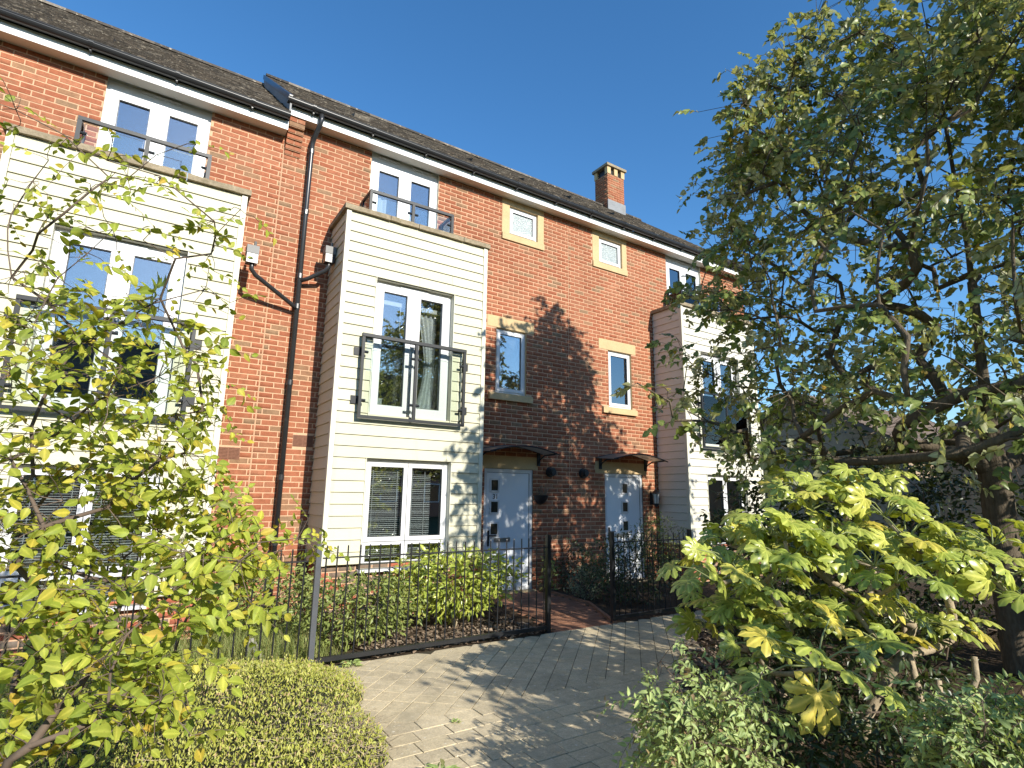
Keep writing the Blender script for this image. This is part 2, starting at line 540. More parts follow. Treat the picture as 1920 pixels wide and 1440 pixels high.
def cell_sheet(mb, u0, u1, z0, z1, holes, P):
    us = sorted({u0, u1, *[min(max(h[i], u0), u1) for h in holes for i in (0, 1)]})
    zs = sorted({z0, z1, *[min(max(h[i], z0), z1) for h in holes for i in (2, 3)]})
    for a, b in zip(us, us[1:]):
        if b - a < 1e-6:
            continue
        for c, d in zip(zs, zs[1:]):
            if d - c < 1e-6:
                continue
            m, n = (a + b) / 2, (c + d) / 2
            if any(h[0] < m < h[1] and h[2] < n < h[3] for h in holes):
                continue
            mb.poly([P(a, c), P(b, c), P(b, d), P(a, d)])


def brick_face(wall, y, u0, u1, z0, z1, holes, n_single, mat='brick', shift=0.0, mass='brickwork', plane='front', x=0.0):
    """bricks proud of the mortar sheet at depth y; the largest-showing ones as single objects"""
    B = brick_rows(u0, u1, z0, z1, holes, shift)
    if not len(B):
        return
    B = np.column_stack([B, NPR.uniform(-0.0015, 0.0015, len(B))])
    single = np.zeros(len(B), bool)
    if n_single:
        P = np.column_stack([B[:, 0], np.full(len(B), y), B[:, 1]])
        px, py, dep = in_view(P)
        ok = (dep > 0) & (px > 5) & (px < 1915) & (py > 5) & (py < 1435) & (B[:, 2] > 0.1) & (B[:, 3] > 0.03)
        size = np.where(ok, 1.0 / np.maximum(dep, .1), 0)
        idx = np.argsort(-size)[:n_single]
        single[idx[size[idx] > 0]] = True
    for b in B[single]:
        o = bpy.data.objects.new('brick', RND.choice(_bv))
        o.location = (b[0], y + b[4], b[1])
        o.scale = (b[2] / 0.1075, 1, b[3] / 0.0325)
        COL.objects.link(o)
        o.parent = wall
    B = B[~single]
    n = len(B)
    V = np.empty((n, 8, 3))
    c = 0.003
    t = BRICK_T_V[None]
    front = (t[..., 1] == 0)
    hw = np.where(front, B[:, 2:3] - c, B[:, 2:3])
    hh = np.where(front, B[:, 3:4] - c, B[:, 3:4])
    jx = NPR.uniform(-.0012, .0012, (n, 8, 3))
    uu = B[:, 0:1] + t[..., 0] * hw + jx[..., 0]
    zz = B[:, 1:2] + t[..., 2] * hh + jx[..., 1]
    dd = np.where(front, B[:, 4:5] + jx[..., 2], 0.007)
    if plane == 'front':
        V[..., 0], V[..., 1], V[..., 2] = uu, y + dd, zz
    else:                                   # faces -x, u runs along -y
        V[..., 0], V[..., 1], V[..., 2] = x + dd, -uu, zz
    F = (BRICK_T_F[None] + (np.arange(n) * 8)[:, None, None]).reshape(-1, 4)
    link(mass, mesh_np(mass, V.reshape(-1, 3), F), M[mat], wall, kind='stuff')
DROOP_CLUMPS = 8
TREE_CLUMPS = [(4.28,-4.84,6.41),(4.49,-4.97,6.35),(4.57,-5.16,6.18),(4.05,-4.92,5.94),(4.13,-5.09,5.80),(4.47,-5.13,5.85),(4.14,-4.88,5.70),(4.18,-5.09,5.49),(4.38,-5.21,5.43),(4.45,-4.72,5.56),(4.51,-4.94,5.40),(4.48,-5.30,6.40),(4.66,-5.35,6.80),(4.98,-5.20,6.42),(4.21,-4.59,5.27),(4.40,-4.73,5.20),(3.91,-4.64,4.91),(4.79,-5.44,7.08),(4.99,-5.42,6.77),(4.30,-5.10,4.98),(5.32,-6.71,4.23),(8.29,-7.60,4.90),(4.94,-7.02,6.40),(4.98,-8.32,4.89),(5.52,-7.63,6.84),(4.59,-5.67,4.14),(6.75,-6.44,5.30),(8.21,-6.43,4.58),(3.81,-8.28,3.32),(5.38,-8.57,2.33),(4.73,-7.62,5.50),(5.40,-5.42,4.92),(5.52,-7.11,4.97),(5.78,-4.56,3.68),(6.09,-8.17,5.68),(4.33,-7.97,4.95),(7.09,-6.45,3.34),(6.59,-8.23,2.19),(5.68,-3.92,4.91),(6.90,-7.32,3.72),(6.04,-9.19,2.57),(7.49,-8.76,3.23),(6.92,-6.92,3.68),(6.81,-8.44,4.20),(4.84,-7.35,3.03),(7.72,-6.86,3.94),(6.47,-5.49,7.14),(4.67,-7.88,5.35),(5.23,-4.55,6.82),(6.21,-8.12,6.76),(7.82,-5.49,3.90),(7.43,-6.96,5.27),(8.04,-7.65,5.20),(7.74,-6.22,4.86),(5.71,-8.18,3.64),(5.81,-8.83,5.32),(5.98,-8.11,2.66),(6.59,-8.08,5.06),(5.63,-7.06,7.79),(4.77,-5.50,4.60),(3.57,-6.34,2.32),(5.42,-7.28,2.33),(5.93,-5.22,5.43),(4.95,-6.07,5.71),(5.70,-5.66,3.88),(5.36,-6.51,3.06),(6.13,-2.84,3.47),(7.89,-8.18,4.76),(6.61,-7.79,3.80),(4.47,-6.94,5.16),(7.03,-3.25,2.96),(7.86,-7.36,5.71),(3.74,-6.04,2.46),(4.64,-3.83,2.27),(3.97,-7.95,3.93),(6.71,-7.56,5.61),(6.95,-5.21,5.16),(8.23,-5.25,3.00),(6.53,-7.61,5.16),(6.17,-7.11,7.83),(6.06,-6.75,7.08),(4.71,-8.43,4.84),(6.14,-4.10,2.84),(5.10,-3.25,4.40),(5.66,-2.92,2.46),(6.44,-7.73,2.44),(5.59,-5.24,3.06),(4.19,-7.55,4.43),(4.27,-7.19,2.02),(7.77,-3.98,3.74),(5.08,-6.13,4.64),(5.24,-7.95,2.82),(4.76,-5.80,4.81),(6.37,-4.87,6.53),(3.89,-5.73,4.53),(5.02,-4.75,2.85),(8.13,-6.84,4.77),(6.34,-5.74,6.43),(5.00,-9.18,2.96),(5.65,-4.79,7.09),(3.95,-6.63,5.06),(3.49,-4.92,2.20),(4.44,-4.11,4.64),(7.44,-6.32,3.16),(6.77,-7.21,3.34),(8.42,-6.60,4.15),(8.31,-7.75,2.41),(7.95,-7.85,3.55),(5.78,-5.82,2.69),(6.79,-8.12,4.61),(8.43,-6.16,2.78),(6.71,-8.29,3.41),(7.21,-7.22,2.57),(6.03,-7.11,6.21),(5.15,-8.05,4.02),(4.96,-4.23,4.02),(5.08,-6.19,3.12),(4.12,-5.22,2.18),(5.18,-6.84,6.22),(7.76,-5.91,2.38),(5.15,-7.38,6.97),(7.18,-5.64,3.49),(6.13,-6.60,7.39),(7.42,-3.46,3.89),(3.94,-6.93,3.03),(6.16,-8.52,2.63),(5.73,-4.92,2.98),(6.22,-7.53,5.71),(4.16,-5.78,4.33),(5.33,-5.29,6.35),(6.21,-5.33,4.26),(4.29,-8.14,4.55),(7.63,-8.35,3.19),(5.59,-3.64,5.53),(4.46,-7.38,2.50),(8.21,-5.87,4.41),(4.95,-6.76,3.02),(6.58,-4.89,5.88),(5.13,-5.57,3.62),(8.30,-7.04,5.11),(5.65,-7.81,5.68),(6.15,-5.47,6.98),(6.47,-6.17,4.80),(5.98,-3.85,5.58),(7.95,-8.39,2.98),(4.90,-6.15,5.01),(5.03,-3.33,2.70),(4.90,-7.79,2.31),(6.08,-6.93,4.76),(6.40,-8.23,3.65),(4.52,-3.89,3.08),(6.23,-4.26,2.15),(5.38,-7.70,5.57),(3.68,-6.28,3.73),(5.09,-7.28,5.45),(4.37,-8.09,3.77),(4.47,-5.43,3.20),(5.81,-4.01,3.64),(5.37,-6.17,5.65),(3.63,-6.20,3.12),(7.35,-6.29,2.29),(6.31,-2.85,2.60),(6.83,-3.99,3.47),(7.72,-8.15,5.45),(6.28,-6.12,7.12),(6.68,-4.10,4.74),(7.14,-8.90,2.75),(7.24,-5.22,2.54),(6.52,-9.06,3.56),(5.96,-5.97,5.35),(7.24,-3.82,4.39),(5.70,-6.08,4.28),(7.61,-4.82,3.89),(8.09,-5.73,3.26),(7.60,-7.29,6.10),(6.52,-6.24,7.58),(7.33,-5.80,5.41),(5.11,-4.51,3.76),(5.98,-4.86,3.87),(3.70,-6.72,3.88),(5.82,-5.61,4.36),(5.50,-3.70,5.98),(5.96,-7.40,4.79),(5.66,-8.94,4.18),(4.16,-7.74,3.17),(5.71,-5.74,6.74),(7.97,-5.73,4.52),(8.15,-7.89,4.18),(6.93,-6.65,4.88),(5.02,-5.69,5.19),(6.27,-7.18,6.09),(7.36,-7.80,2.87),(6.93,-4.42,3.06),(3.54,-6.40,2.79),(5.22,-8.29,4.60),(5.09,-8.82,4.74),(5.96,-7.02,4.44),(3.75,-5.94,4.66),(4.40,-6.76,4.85),(4.54,-7.69,4.51),(6.72,-4.83,3.67),(5.57,-7.12,4.28),(8.67,-7.44,3.12),(6.02,-3.80,4.20),(5.61,-6.96,2.48),(5.87,-4.01,3.06),(4.93,-5.26,3.74),(6.86,-5.50,4.94),(6.75,-5.89,3.15),(5.48,-4.15,6.36),(6.31,-6.20,5.03),(7.43,-5.98,4.00),(7.37,-5.49,4.94),(6.52,-7.37,2.65),(5.95,-8.73,3.14),(6.94,-8.84,3.11),(7.48,-7.36,4.64),(6.48,-8.67,5.15),(4.34,-8.09,4.04),(5.21,-9.18,3.33),(4.33,-6.52,5.25),(4.85,-4.17,5.30),(4.79,-3.29,3.01),(6.00,-8.14,6.09),(6.51,-8.00,4.77),(8.02,-6.86,4.45),(8.26,-6.38,4.21),(8.21,-5.68,2.84),(3.73,-7.22,3.72),(5.52,-4.21,2.58),(4.53,-6.80,2.92),(7.03,-8.14,6.21),(5.17,-6.59,2.60),(5.81,-6.35,6.07),(6.11,-5.49,4.67),(5.03,-8.18,3.52),(6.09,-8.12,4.76),(4.48,-7.06,2.31),(6.46,-3.39,2.38),(5.24,-4.46,2.85),(6.33,-7.05,4.11),(6.92,-8.57,5.45),(7.07,-6.42,4.25),(7.05,-7.92,3.25),(5.12,-6.92,5.30),(7.22,-3.61,2.95),(6.71,-3.67,3.89),(6.74,-5.15,5.69),(5.31,-6.56,7.11),(8.21,-6.85,3.28),(4.68,-6.59,5.36),(3.45,-4.79,3.63),(7.07,-8.51,2.83),(5.97,-7.93,4.31),(4.68,-8.12,2.82),(7.57,-7.84,4.85),(4.22,-4.56,3.15),(6.62,-5.82,6.59),(6.99,-4.31,4.63),(7.45,-6.48,5.06),(5.23,-8.41,5.96),(6.52,-6.81,6.69),(5.16,-4.75,5.84),(7.48,-3.81,3.16),(4.95,-7.62,6.61),(6.23,-8.81,3.57),(4.60,-7.81,3.57),(7.19,-3.85,3.38),(6.79,-5.56,4.15),(6.47,-4.63,5.66),(7.35,-8.74,2.46),(4.89,-5.29,4.45),(5.98,-3.67,5.31),(4.11,-7.39,4.07),(4.59,-7.58,6.32),(7.13,-8.67,3.60),(7.88,-6.46,3.64),(7.86,-8.45,3.72),(4.35,-7.65,6.10),(3.75,-7.55,4.48),(6.26,-6.68,5.73),(6.56,-8.27,2.67),(6.46,-5.24,5.77),(4.13,-5.44,4.23),(6.77,-3.68,3.02),(3.74,-4.38,3.59),(5.68,-5.33,4.04),(7.15,-3.41,2.29),(6.66,-4.04,2.88),(5.44,-3.57,4.36),(6.07,-6.56,7.85),(4.93,-7.74,4.76),(5.83,-7.11,5.50),(5.62,-5.43,2.20),(7.27,-8.08,4.33),(6.99,-7.56,2.73),(7.62,-8.40,4.66),(5.29,-8.80,2.98),(7.62,-4.84,3.43),(3.81,-4.74,3.52),(5.02,-7.50,4.57),(4.94,-7.16,4.09),(6.41,-3.30,4.50),(4.39,-6.37,1.98),(5.87,-5.09,6.80),(5.94,-4.37,4.38),(5.36,-3.80,5.18),(5.10,-6.18,7.26),(6.59,-5.23,5.12),(7.20,-7.12,5.11),(5.03,-8.36,5.68),(6.42,-6.52,6.92),(4.20,-6.00,4.98),(7.42,-6.05,2.76),(4.76,-4.35,3.70),(4.84,-5.92,4.25),(7.80,-7.52,3.60),(7.16,-4.23,4.13),(6.70,-4.69,3.06),(5.15,-6.21,2.57),(5.56,-5.50,6.87),(6.48,-5.75,3.51),(5.82,-3.45,4.99),(5.62,-7.21,5.93),(3.88,-7.13,5.47),(7.41,-4.15,3.86),(6.35,-4.44,5.23),(4.42,-4.45,2.02),(5.77,-5.84,3.43),(5.04,-7.77,4.52),(6.65,-5.15,4.71),(7.13,-6.22,2.97),(4.82,-7.45,2.44),(5.23,-4.31,4.36),(8.61,-7.32,2.51),(7.35,-4.18,2.72),(4.60,-4.85,4.32),(6.24,-3.35,2.93),(7.01,-3.85,2.67),(8.52,-6.77,2.37),(6.22,-7.42,8.05),(6.10,-7.24,7.55),(5.49,-4.67,4.40),(6.92,-6.44,5.59),(5.38,-6.83,2.82),(5.55,-8.65,3.34),(7.40,-3.90,2.18),(7.63,-6.25,4.06),(4.99,-5.28,5.99),(7.00,-8.53,2.28),(3.71,-5.66,3.23),(6.09,-9.00,4.41),(5.60,-6.80,7.56),(5.09,-5.88,5.89),(7.95,-7.91,4.83),(5.73,-7.39,6.19),(4.11,-5.08,3.28),(6.50,-6.50,5.39),(4.02,-5.68,2.41),(4.17,-5.84,5.50),(7.33,-6.98,4.79),(7.10,-6.69,5.81),(5.48,-6.57,7.42),(4.46,-6.87,5.49),(4.99,-5.43,2.90),(5.28,-7.52,3.34),(7.85,-6.67,5.31),(3.44,-5.63,2.52),(6.89,-6.04,4.25),(3.90,-5.14,2.90),(5.84,-6.80,3.36),(5.84,-9.09,2.96),(4.06,-5.63,3.92),(4.30,-8.48,3.66),(4.22,-4.44,5.04),(5.36,-7.77,4.97),(8.36,-7.45,4.04),(7.39,-5.81,4.78),(7.18,-5.42,4.61),(4.38,-4.99,2.58),(5.34,-5.94,6.53),(4.77,-6.22,6.02),(6.54,-7.82,3.09),(5.90,-9.08,3.89),(7.27,-4.59,4.20),(7.02,-6.73,6.30),(5.77,-4.93,4.20),(5.72,-6.57,7.68),(4.82,-6.51,4.34),(5.73,-5.53,5.94),(7.62,-3.65,2.63),(6.97,-5.20,4.05),(4.84,-4.37,2.21),(7.58,-3.27,3.16),(3.64,-6.06,4.00),(7.88,-3.63,3.27),(8.41,-7.57,5.14),(5.98,-7.83,7.28),(3.63,-5.08,4.16),(5.75,-6.75,6.95),(5.98,-7.60,2.41),(7.44,-6.76,3.19),(6.52,-6.30,7.17),(5.22,-5.83,2.76),(4.88,-4.00,2.95),(5.70,-8.37,6.12),(6.74,-6.83,4.33),(4.16,-5.12,5.30),(4.99,-6.70,4.45),(4.04,-7.85,5.31),(4.29,-7.34,5.46),(5.34,-3.60,2.17),(6.88,-7.29,2.20),(3.96,-4.02,3.19),(7.11,-4.87,2.26),(6.47,-7.07,3.52),(6.25,-7.77,4.05),(6.09,-4.57,3.31),(6.45,-4.99,2.76),(5.32,-7.24,4.01),(5.64,-4.75,3.33),(6.45,-5.90,6.87),(7.35,-5.42,5.39),(7.82,-7.75,2.35),(6.49,-7.66,6.70),(5.13,-7.66,5.34),(5.21,-8.24,5.19),(4.70,-5.04,4.87),(4.15,-6.59,2.55),(7.98,-7.64,3.26),(6.69,-7.32,7.25),(6.53,-6.62,7.45),(4.00,-5.09,3.79),(6.40,-4.46,3.61),(5.74,-5.66,7.82),(6.46,-7.18,8.04),(4.32,-4.02,4.14),(5.50,-4.18,4.19),(4.84,-6.06,3.77),(5.41,-7.14,3.22),(5.60,-3.83,3.32),(7.41,-8.10,4.90),(5.22,-6.96,7.58),(5.67,-3.94,6.02),(4.56,-4.80,1.99),(6.63,-3.23,3.57),(3.60,-5.57,4.81),(5.55,-6.51,5.91),(7.31,-6.33,4.07),(8.02,-6.89,2.80),(4.32,-6.91,3.72),(5.53,-4.47,3.96),(5.96,-5.83,4.68),(7.61,-7.81,6.49),(5.13,-3.68,5.05),(5.70,-8.92,4.47),(5.89,-6.68,3.84),(5.16,-6.52,5.35),(5.87,-5.61,3.12),(8.43,-6.98,3.80),(5.41,-5.03,5.15),(6.36,-8.37,3.22),(4.61,-7.10,5.56),(6.11,-7.06,6.65),(7.48,-4.95,4.73),(6.59,-7.00,7.53),(5.52,-3.94,2.22),(7.25,-7.54,5.80),(6.95,-9.26,2.81),(7.48,-8.57,3.67),(5.02,-5.76,6.73),(5.89,-6.07,4.86),(6.64,-3.71,2.42),(4.86,-3.28,3.57),(7.23,-6.92,2.88),(6.22,-6.21,3.54),(7.01,-4.03,3.85),(5.04,-4.87,6.58),(4.94,-6.63,5.99),(5.68,-7.78,7.66),(4.11,-5.93,4.71),(5.85,-4.43,2.64),(5.44,-7.06,6.81),(4.05,-5.07,5.00),(6.76,-5.67,5.45),(4.91,-4.41,6.44),(5.46,-3.77,2.95),(5.41,-7.51,4.92),(3.90,-7.24,2.11),(4.48,-7.38,4.27),(4.56,-8.04,2.38),(6.63,-5.59,5.18),(3.88,-6.10,4.99),(5.89,-6.25,7.69),(6.47,-5.49,6.58),(5.53,-7.13,6.47),(5.08,-5.78,2.37),(5.46,-7.67,2.72),(5.37,-8.80,3.86),(4.75,-6.87,5.59),(7.30,-8.04,5.75),(5.61,-4.88,5.33),(4.91,-5.28,5.69),(7.82,-6.81,4.91),(4.58,-8.55,3.02),(7.71,-5.51,4.87),(4.26,-7.38,3.72),(7.29,-4.53,2.30),(6.06,-6.88,5.61),(6.36,-7.41,4.30),(6.02,-7.23,5.33),(7.60,-8.35,4.07),(5.03,-4.66,4.24),(6.44,-6.01,6.03),(7.28,-7.50,4.89),(6.54,-8.47,5.71),(7.69,-7.65,5.31),(6.60,-5.44,2.73),(5.31,-3.94,3.71),(4.82,-5.76,4.48),(6.95,-7.53,5.03),(8.18,-4.05,2.22),(6.92,-8.77,4.50),(5.79,-6.61,4.18),(6.64,-3.37,4.22),(6.43,-8.11,6.20),(4.32,-6.45,4.77),(4.23,-4.64,3.86),(4.04,-4.85,4.27),(8.33,-8.07,3.82),(4.40,-6.31,4.21),(6.54,-6.01,4.15),(5.57,-5.96,5.19),(7.67,-7.13,2.82),(3.92,-5.33,4.40),(6.96,-6.31,5.10),(3.49,-5.53,1.97),(5.45,-5.24,5.92),(4.96,-5.16,5.43),(4.96,-3.99,4.20),(4.72,-6.91,3.85),(4.04,-4.70,2.09),(6.57,-6.47,4.19),(5.37,-5.71,6.15),(6.69,-8.41,5.36),(5.57,-6.82,5.54),(5.95,-3.34,3.20),(8.11,-6.06,4.66),(3.84,-8.13,2.28),(7.96,-4.11,3.05),(6.02,-7.75,6.99),(8.47,-7.76,3.47),(5.93,-7.35,5.62),(5.11,-7.10,4.96),(6.97,-6.23,4.06),(5.02,-4.15,5.80),(3.53,-5.62,4.04),(7.92,-7.44,4.33),(5.77,-5.34,7.52),(8.08,-4.34,2.69),(4.14,-4.82,4.92),(5.40,-7.44,6.01),(5.92,-4.05,4.76),(6.50,-4.91,5.49),(7.14,-7.95,6.44),(5.33,-4.78,6.19),(5.96,-7.67,6.56),(6.77,-4.38,4.17),(4.31,-6.09,2.94),(6.11,-3.54,5.73),(6.69,-8.73,4.14),(5.25,-4.10,6.19),(7.13,-8.60,4.00),(7.22,-6.21,3.73),(5.91,-8.20,5.30),(6.28,-7.21,8.26),(7.30,-7.34,3.83),(4.90,-4.35,4.36),(6.84,-6.27,3.60),(5.28,-6.52,6.06),(2.52,-4.64,2.60),(2.69,-4.67,2.53),(2.86,-4.71,2.46),(2.91,-4.70,2.29),(3.06,-4.75,2.38),(3.25,-4.80,2.30),(3.45,-4.86,2.26),(3.67,-4.93,2.24)]
SHRUB_TIPS = [(-0.85,-5.28,2.96),(-0.96,-5.38,2.82),(-1.11,-4.98,3.39),(-1.19,-5.42,2.95),(-1.56,-4.82,3.31),(-1.71,-4.57,3.29),(-1.78,-5.00,3.29),(-1.77,-4.49,3.19),(-1.35,-4.79,3.20),(-1.39,-5.33,3.00),(-0.94,-5.07,2.78),(-0.97,-5.49,2.45),(-1.09,-5.11,2.70),(-1.23,-5.08,2.77),(-1.54,-5.06,2.82),(-1.46,-5.06,2.96),(-1.83,-4.47,2.99),(-1.64,-4.90,2.76),(-1.34,-5.21,2.74),(-1.13,-4.90,2.55),(-0.44,-5.26,1.38),(-0.46,-4.97,1.30),(-0.61,-5.30,1.37),(-0.82,-5.17,1.67),(-0.72,-4.86,1.56),(-0.92,-5.07,2.11),(-0.89,-5.06,1.98),(-0.71,-5.24,1.41),(-0.70,-5.38,1.30),(-1.00,-4.79,2.34),(-1.15,-5.62,2.31),(-1.34,-4.69,2.45),(-1.51,-5.12,2.50),(-1.72,-4.33,2.47),(-1.09,-5.26,2.09),(-1.17,-4.58,1.92),(-0.94,-5.11,1.77),(-1.26,-5.29,1.98),(-1.51,-4.63,2.16),(-1.58,-4.59,1.89),(-1.36,-4.67,1.69),(-1.13,-5.05,1.64),(-1.60,-5.11,2.06),(-1.00,-5.02,1.95),(-1.35,-5.43,2.17),(-1.75,-4.63,2.61),(-1.54,-4.60,1.66),(-1.04,-5.23,1.73),(-0.85,-4.85,1.57),(-1.22,-5.40,2.09),(-1.38,-5.03,1.89),(-0.99,-4.76,1.57),(-1.59,-4.86,1.72),(-0.70,-5.08,1.19),(-0.80,-5.12,1.18),(-0.99,-4.68,1.38),(-1.13,-4.50,1.25),(-1.31,-4.71,1.36),(-1.53,-4.50,1.47),(-0.97,-5.51,1.18),(-1.03,-4.81,0.97),(-1.14,-4.56,0.88),(-0.86,-5.34,1.31),(-0.91,-5.14,1.31),(-1.21,-5.07,1.52),(-1.41,-4.35,1.21),(-1.49,-5.02,1.29),(-1.24,-5.06,1.17),(-1.09,-5.61,1.24),(-1.37,-4.94,1.12),(-0.79,-5.15,1.38),(-1.07,-4.66,1.49),(-1.63,-4.28,1.37),(-1.36,-5.15,1.55),(-0.91,-5.28,0.85),(-0.95,-5.65,0.87),(-0.99,-5.33,0.92),(-1.10,-5.55,0.81),(-1.26,-5.32,0.79),(-1.31,-5.43,0.72),(-1.43,-5.00,0.83),(-1.21,-5.15,0.81),(-1.42,-5.42,1.09),(-1.32,-5.27,0.97),(-1.11,-5.53,0.95),(-1.41,-5.15,0.68),(-1.21,-5.24,0.63),(-1.04,-5.62,0.84)]
SHRUB_SPARSE = 29
FATSIA_HEADS = [(1.90,-6.42,0.80),(2.62,-5.75,1.39),(3.05,-5.83,1.56),(3.41,-5.96,1.61),(3.29,-6.22,1.52),(3.20,-6.37,1.38),(2.79,-6.10,1.38),(2.47,-5.98,1.24),(3.24,-6.50,1.29),(3.15,-6.67,1.21),(2.52,-5.63,1.17),(2.67,-5.40,1.30),(3.09,-6.86,1.19),(2.82,-6.33,1.23),(2.43,-5.76,0.92),(2.55,-5.38,1.01),(2.32,-6.04,0.85),(2.74,-6.22,0.96),(3.30,-6.31,0.83),(3.72,-5.94,1.73),(2.44,-5.35,0.71),(3.80,-6.36,0.72),(3.38,-5.82,1.64),(2.52,-5.93,1.37),(2.71,-6.49,1.16),(3.26,-5.64,1.72),(3.58,-6.39,1.29),(2.21,-5.72,1.19),(2.94,-5.80,1.22),(3.21,-5.93,1.40),(3.72,-6.33,1.27),(3.06,-5.85,1.33),(3.20,-5.96,1.34),(2.05,-5.73,1.11),(2.54,-5.81,1.39),(2.78,-5.65,1.26),(2.07,-5.97,0.74),(2.25,-5.75,0.87),(2.68,-6.38,0.81),(2.28,-5.94,1.09),(2.36,-5.47,0.88),(3.55,-6.72,1.36),(3.04,-6.93,1.11)]
YELLOW_LEAF = [(1.79,-6.48,0.67),(1.72,-6.51,0.48)]
LOWER_TIPS = [(1.38,-6.07,0.44),(1.87,-5.85,0.08),(1.36,-6.09,0.32),(1.85,-5.97,0.38),(1.53,-6.02,0.24),(1.15,-6.24,0.50),(1.32,-5.95,0.35),(1.63,-6.14,0.57),(1.64,-5.93,0.24),(1.50,-6.06,0.33),(1.56,-6.07,0.46),(1.86,-5.88,0.37),(1.47,-6.18,0.23),(1.18,-6.29,0.59),(1.52,-5.76,0.37),(1.23,-6.09,0.35),(1.43,-5.88,0.45),(1.47,-6.08,0.35),(1.67,-5.78,0.23),(1.25,-6.10,0.33),(1.13,-6.21,0.55),(1.43,-6.32,0.52),(1.12,-6.12,0.63),(1.78,-5.78,0.16),(1.70,-6.11,0.45),(1.87,-6.02,0.45),(1.36,-6.10,0.29),(1.29,-6.28,0.48),(1.60,-6.10,0.22),(1.40,-6.06,0.20),(1.55,-6.21,0.44),(1.28,-6.17,0.62),(1.40,-6.00,0.55),(1.23,-6.25,0.66),(1.54,-6.24,0.56),(1.58,-6.23,0.56),(1.30,-6.37,0.69),(1.50,-6.26,0.36),(1.72,-5.87,0.36),(1.65,-6.18,0.55),(1.52,-5.86,0.33),(1.45,-6.21,0.55),(1.58,-5.95,0.36),(1.55,-6.16,0.45),(1.60,-5.72,0.29),(1.57,-6.00,0.30),(1.38,-6.17,0.30),(1.45,-5.98,0.18),(1.84,-6.06,0.45),(1.73,-5.86,0.26),(1.21,-6.10,0.43),(1.39,-6.05,0.25),(1.90,-5.92,0.46),(1.47,-6.30,0.38),(1.46,-6.18,0.54),(1.10,-6.16,0.64),(1.24,-6.09,0.29),(1.30,-6.38,0.70),(1.55,-5.75,0.05),(1.18,-6.06,0.26),(1.23,-6.15,0.41),(1.71,-6.14,0.40),(1.66,-5.97,0.39),(1.40,-6.37,0.45),(1.61,-6.12,0.29),(1.41,-6.21,0.52),(1.53,-6.05,0.53),(1.61,-5.79,0.36),(1.64,-5.99,0.42),(1.91,-6.00,0.08),(1.36,-5.87,0.73),(1.68,-5.83,0.72),(1.13,-6.02,0.43),(1.65,-5.92,0.67),(1.25,-5.87,0.51)]
CORNER_TIPS = [(2.23,-6.91,0.43),(2.07,-6.85,0.40),(1.92,-7.10,0.52),(1.97,-6.94,0.37),(1.96,-7.00,0.67),(2.08,-7.09,0.69),(2.34,-6.85,0.53),(2.42,-7.12,0.36),(2.05,-6.86,0.53),(2.38,-6.87,0.33),(2.20,-7.18,0.57),(2.13,-7.19,0.46),(2.36,-6.80,0.33),(2.17,-7.23,0.73),(2.43,-6.89,0.39),(2.05,-7.08,0.55),(2.68,-6.92,0.33),(1.97,-6.96,0.65),(1.90,-7.04,0.58),(1.94,-7.17,0.52),(2.25,-7.19,0.67),(2.00,-7.07,0.58),(2.13,-7.11,0.44),(1.82,-6.99,0.57),(2.74,-7.02,0.26),(2.12,-6.98,0.41),(1.84,-7.13,0.73),(2.68,-6.94,0.48),(2.59,-6.90,0.35),(1.91,-7.04,0.72),(2.03,-7.06,0.66),(2.21,-7.11,0.57),(2.50,-6.77,0.33),(2.31,-6.79,0.28),(2.30,-7.02,0.46),(2.43,-6.72,0.32),(2.30,-7.08,0.51),(2.14,-7.20,0.73),(2.73,-7.04,0.34),(2.26,-7.02,0.64),(2.26,-7.06,0.63),(2.04,-7.26,0.74),(2.36,-6.74,0.30),(1.88,-6.95,0.44),(1.96,-7.09,0.50),(2.13,-7.01,0.40),(2.74,-6.97,0.38),(1.87,-7.07,0.49),(2.07,-6.99,0.63),(2.12,-7.00,0.59),(2.11,-7.11,0.53),(2.28,-7.07,0.43),(2.47,-6.91,0.52),(2.50,-6.84,0.45),(2.04,-6.98,0.62),(2.17,-7.02,0.47),(2.65,-6.97,0.55),(2.18,-7.00,0.51),(2.11,-6.92,0.38),(2.03,-6.88,0.54),(2.46,-6.86,0.53),(2.03,-6.90,0.42),(1.86,-7.11,0.56),(2.17,-7.01,0.52),(1.98,-6.87,0.65),(1.91,-7.09,0.64),(2.43,-6.85,0.33),(2.21,-7.14,0.70),(2.30,-6.95,0.35),(2.03,-7.18,0.54),(2.43,-7.05,0.70),(2.26,-7.06,0.71)]

# ------------------------------------------------------------------ ground, paving
MB().poly([(-400, -400, -0.03), (400, -400, -0.03), (400, 400, -0.03), (-400, 400, -0.03)]).build('ground', M['ground'])['kind'] = 'structure'
MB().poly([(-8, -2.52, -0.012), (14, -2.52, -0.012), (14, 0.05, -0.012), (-8, 0.05, -0.012)]).build('front_garden_soil', M['soil'])['kind'] = 'structure'

PAVE_EDGE_R = [(-9.5, 0.9), (-6.2, 1.25), (-5.5, 1.85), (-4.9, 2.55), (-4.2, 3.5), (-3.6, 4.3), (-2.52, 6.2)]   # y, x of the planted edge
PAVE_EDGE_L = [(-9.5, -0.4), (-5.2, -0.1), (-4.6, 0.10), (-3.4, 0.35), (-2.52, 0.25)]


def edge_x(tab, y):
    return float(np.interp(y, [p[0] for p in tab], [p[1] for p in tab]))


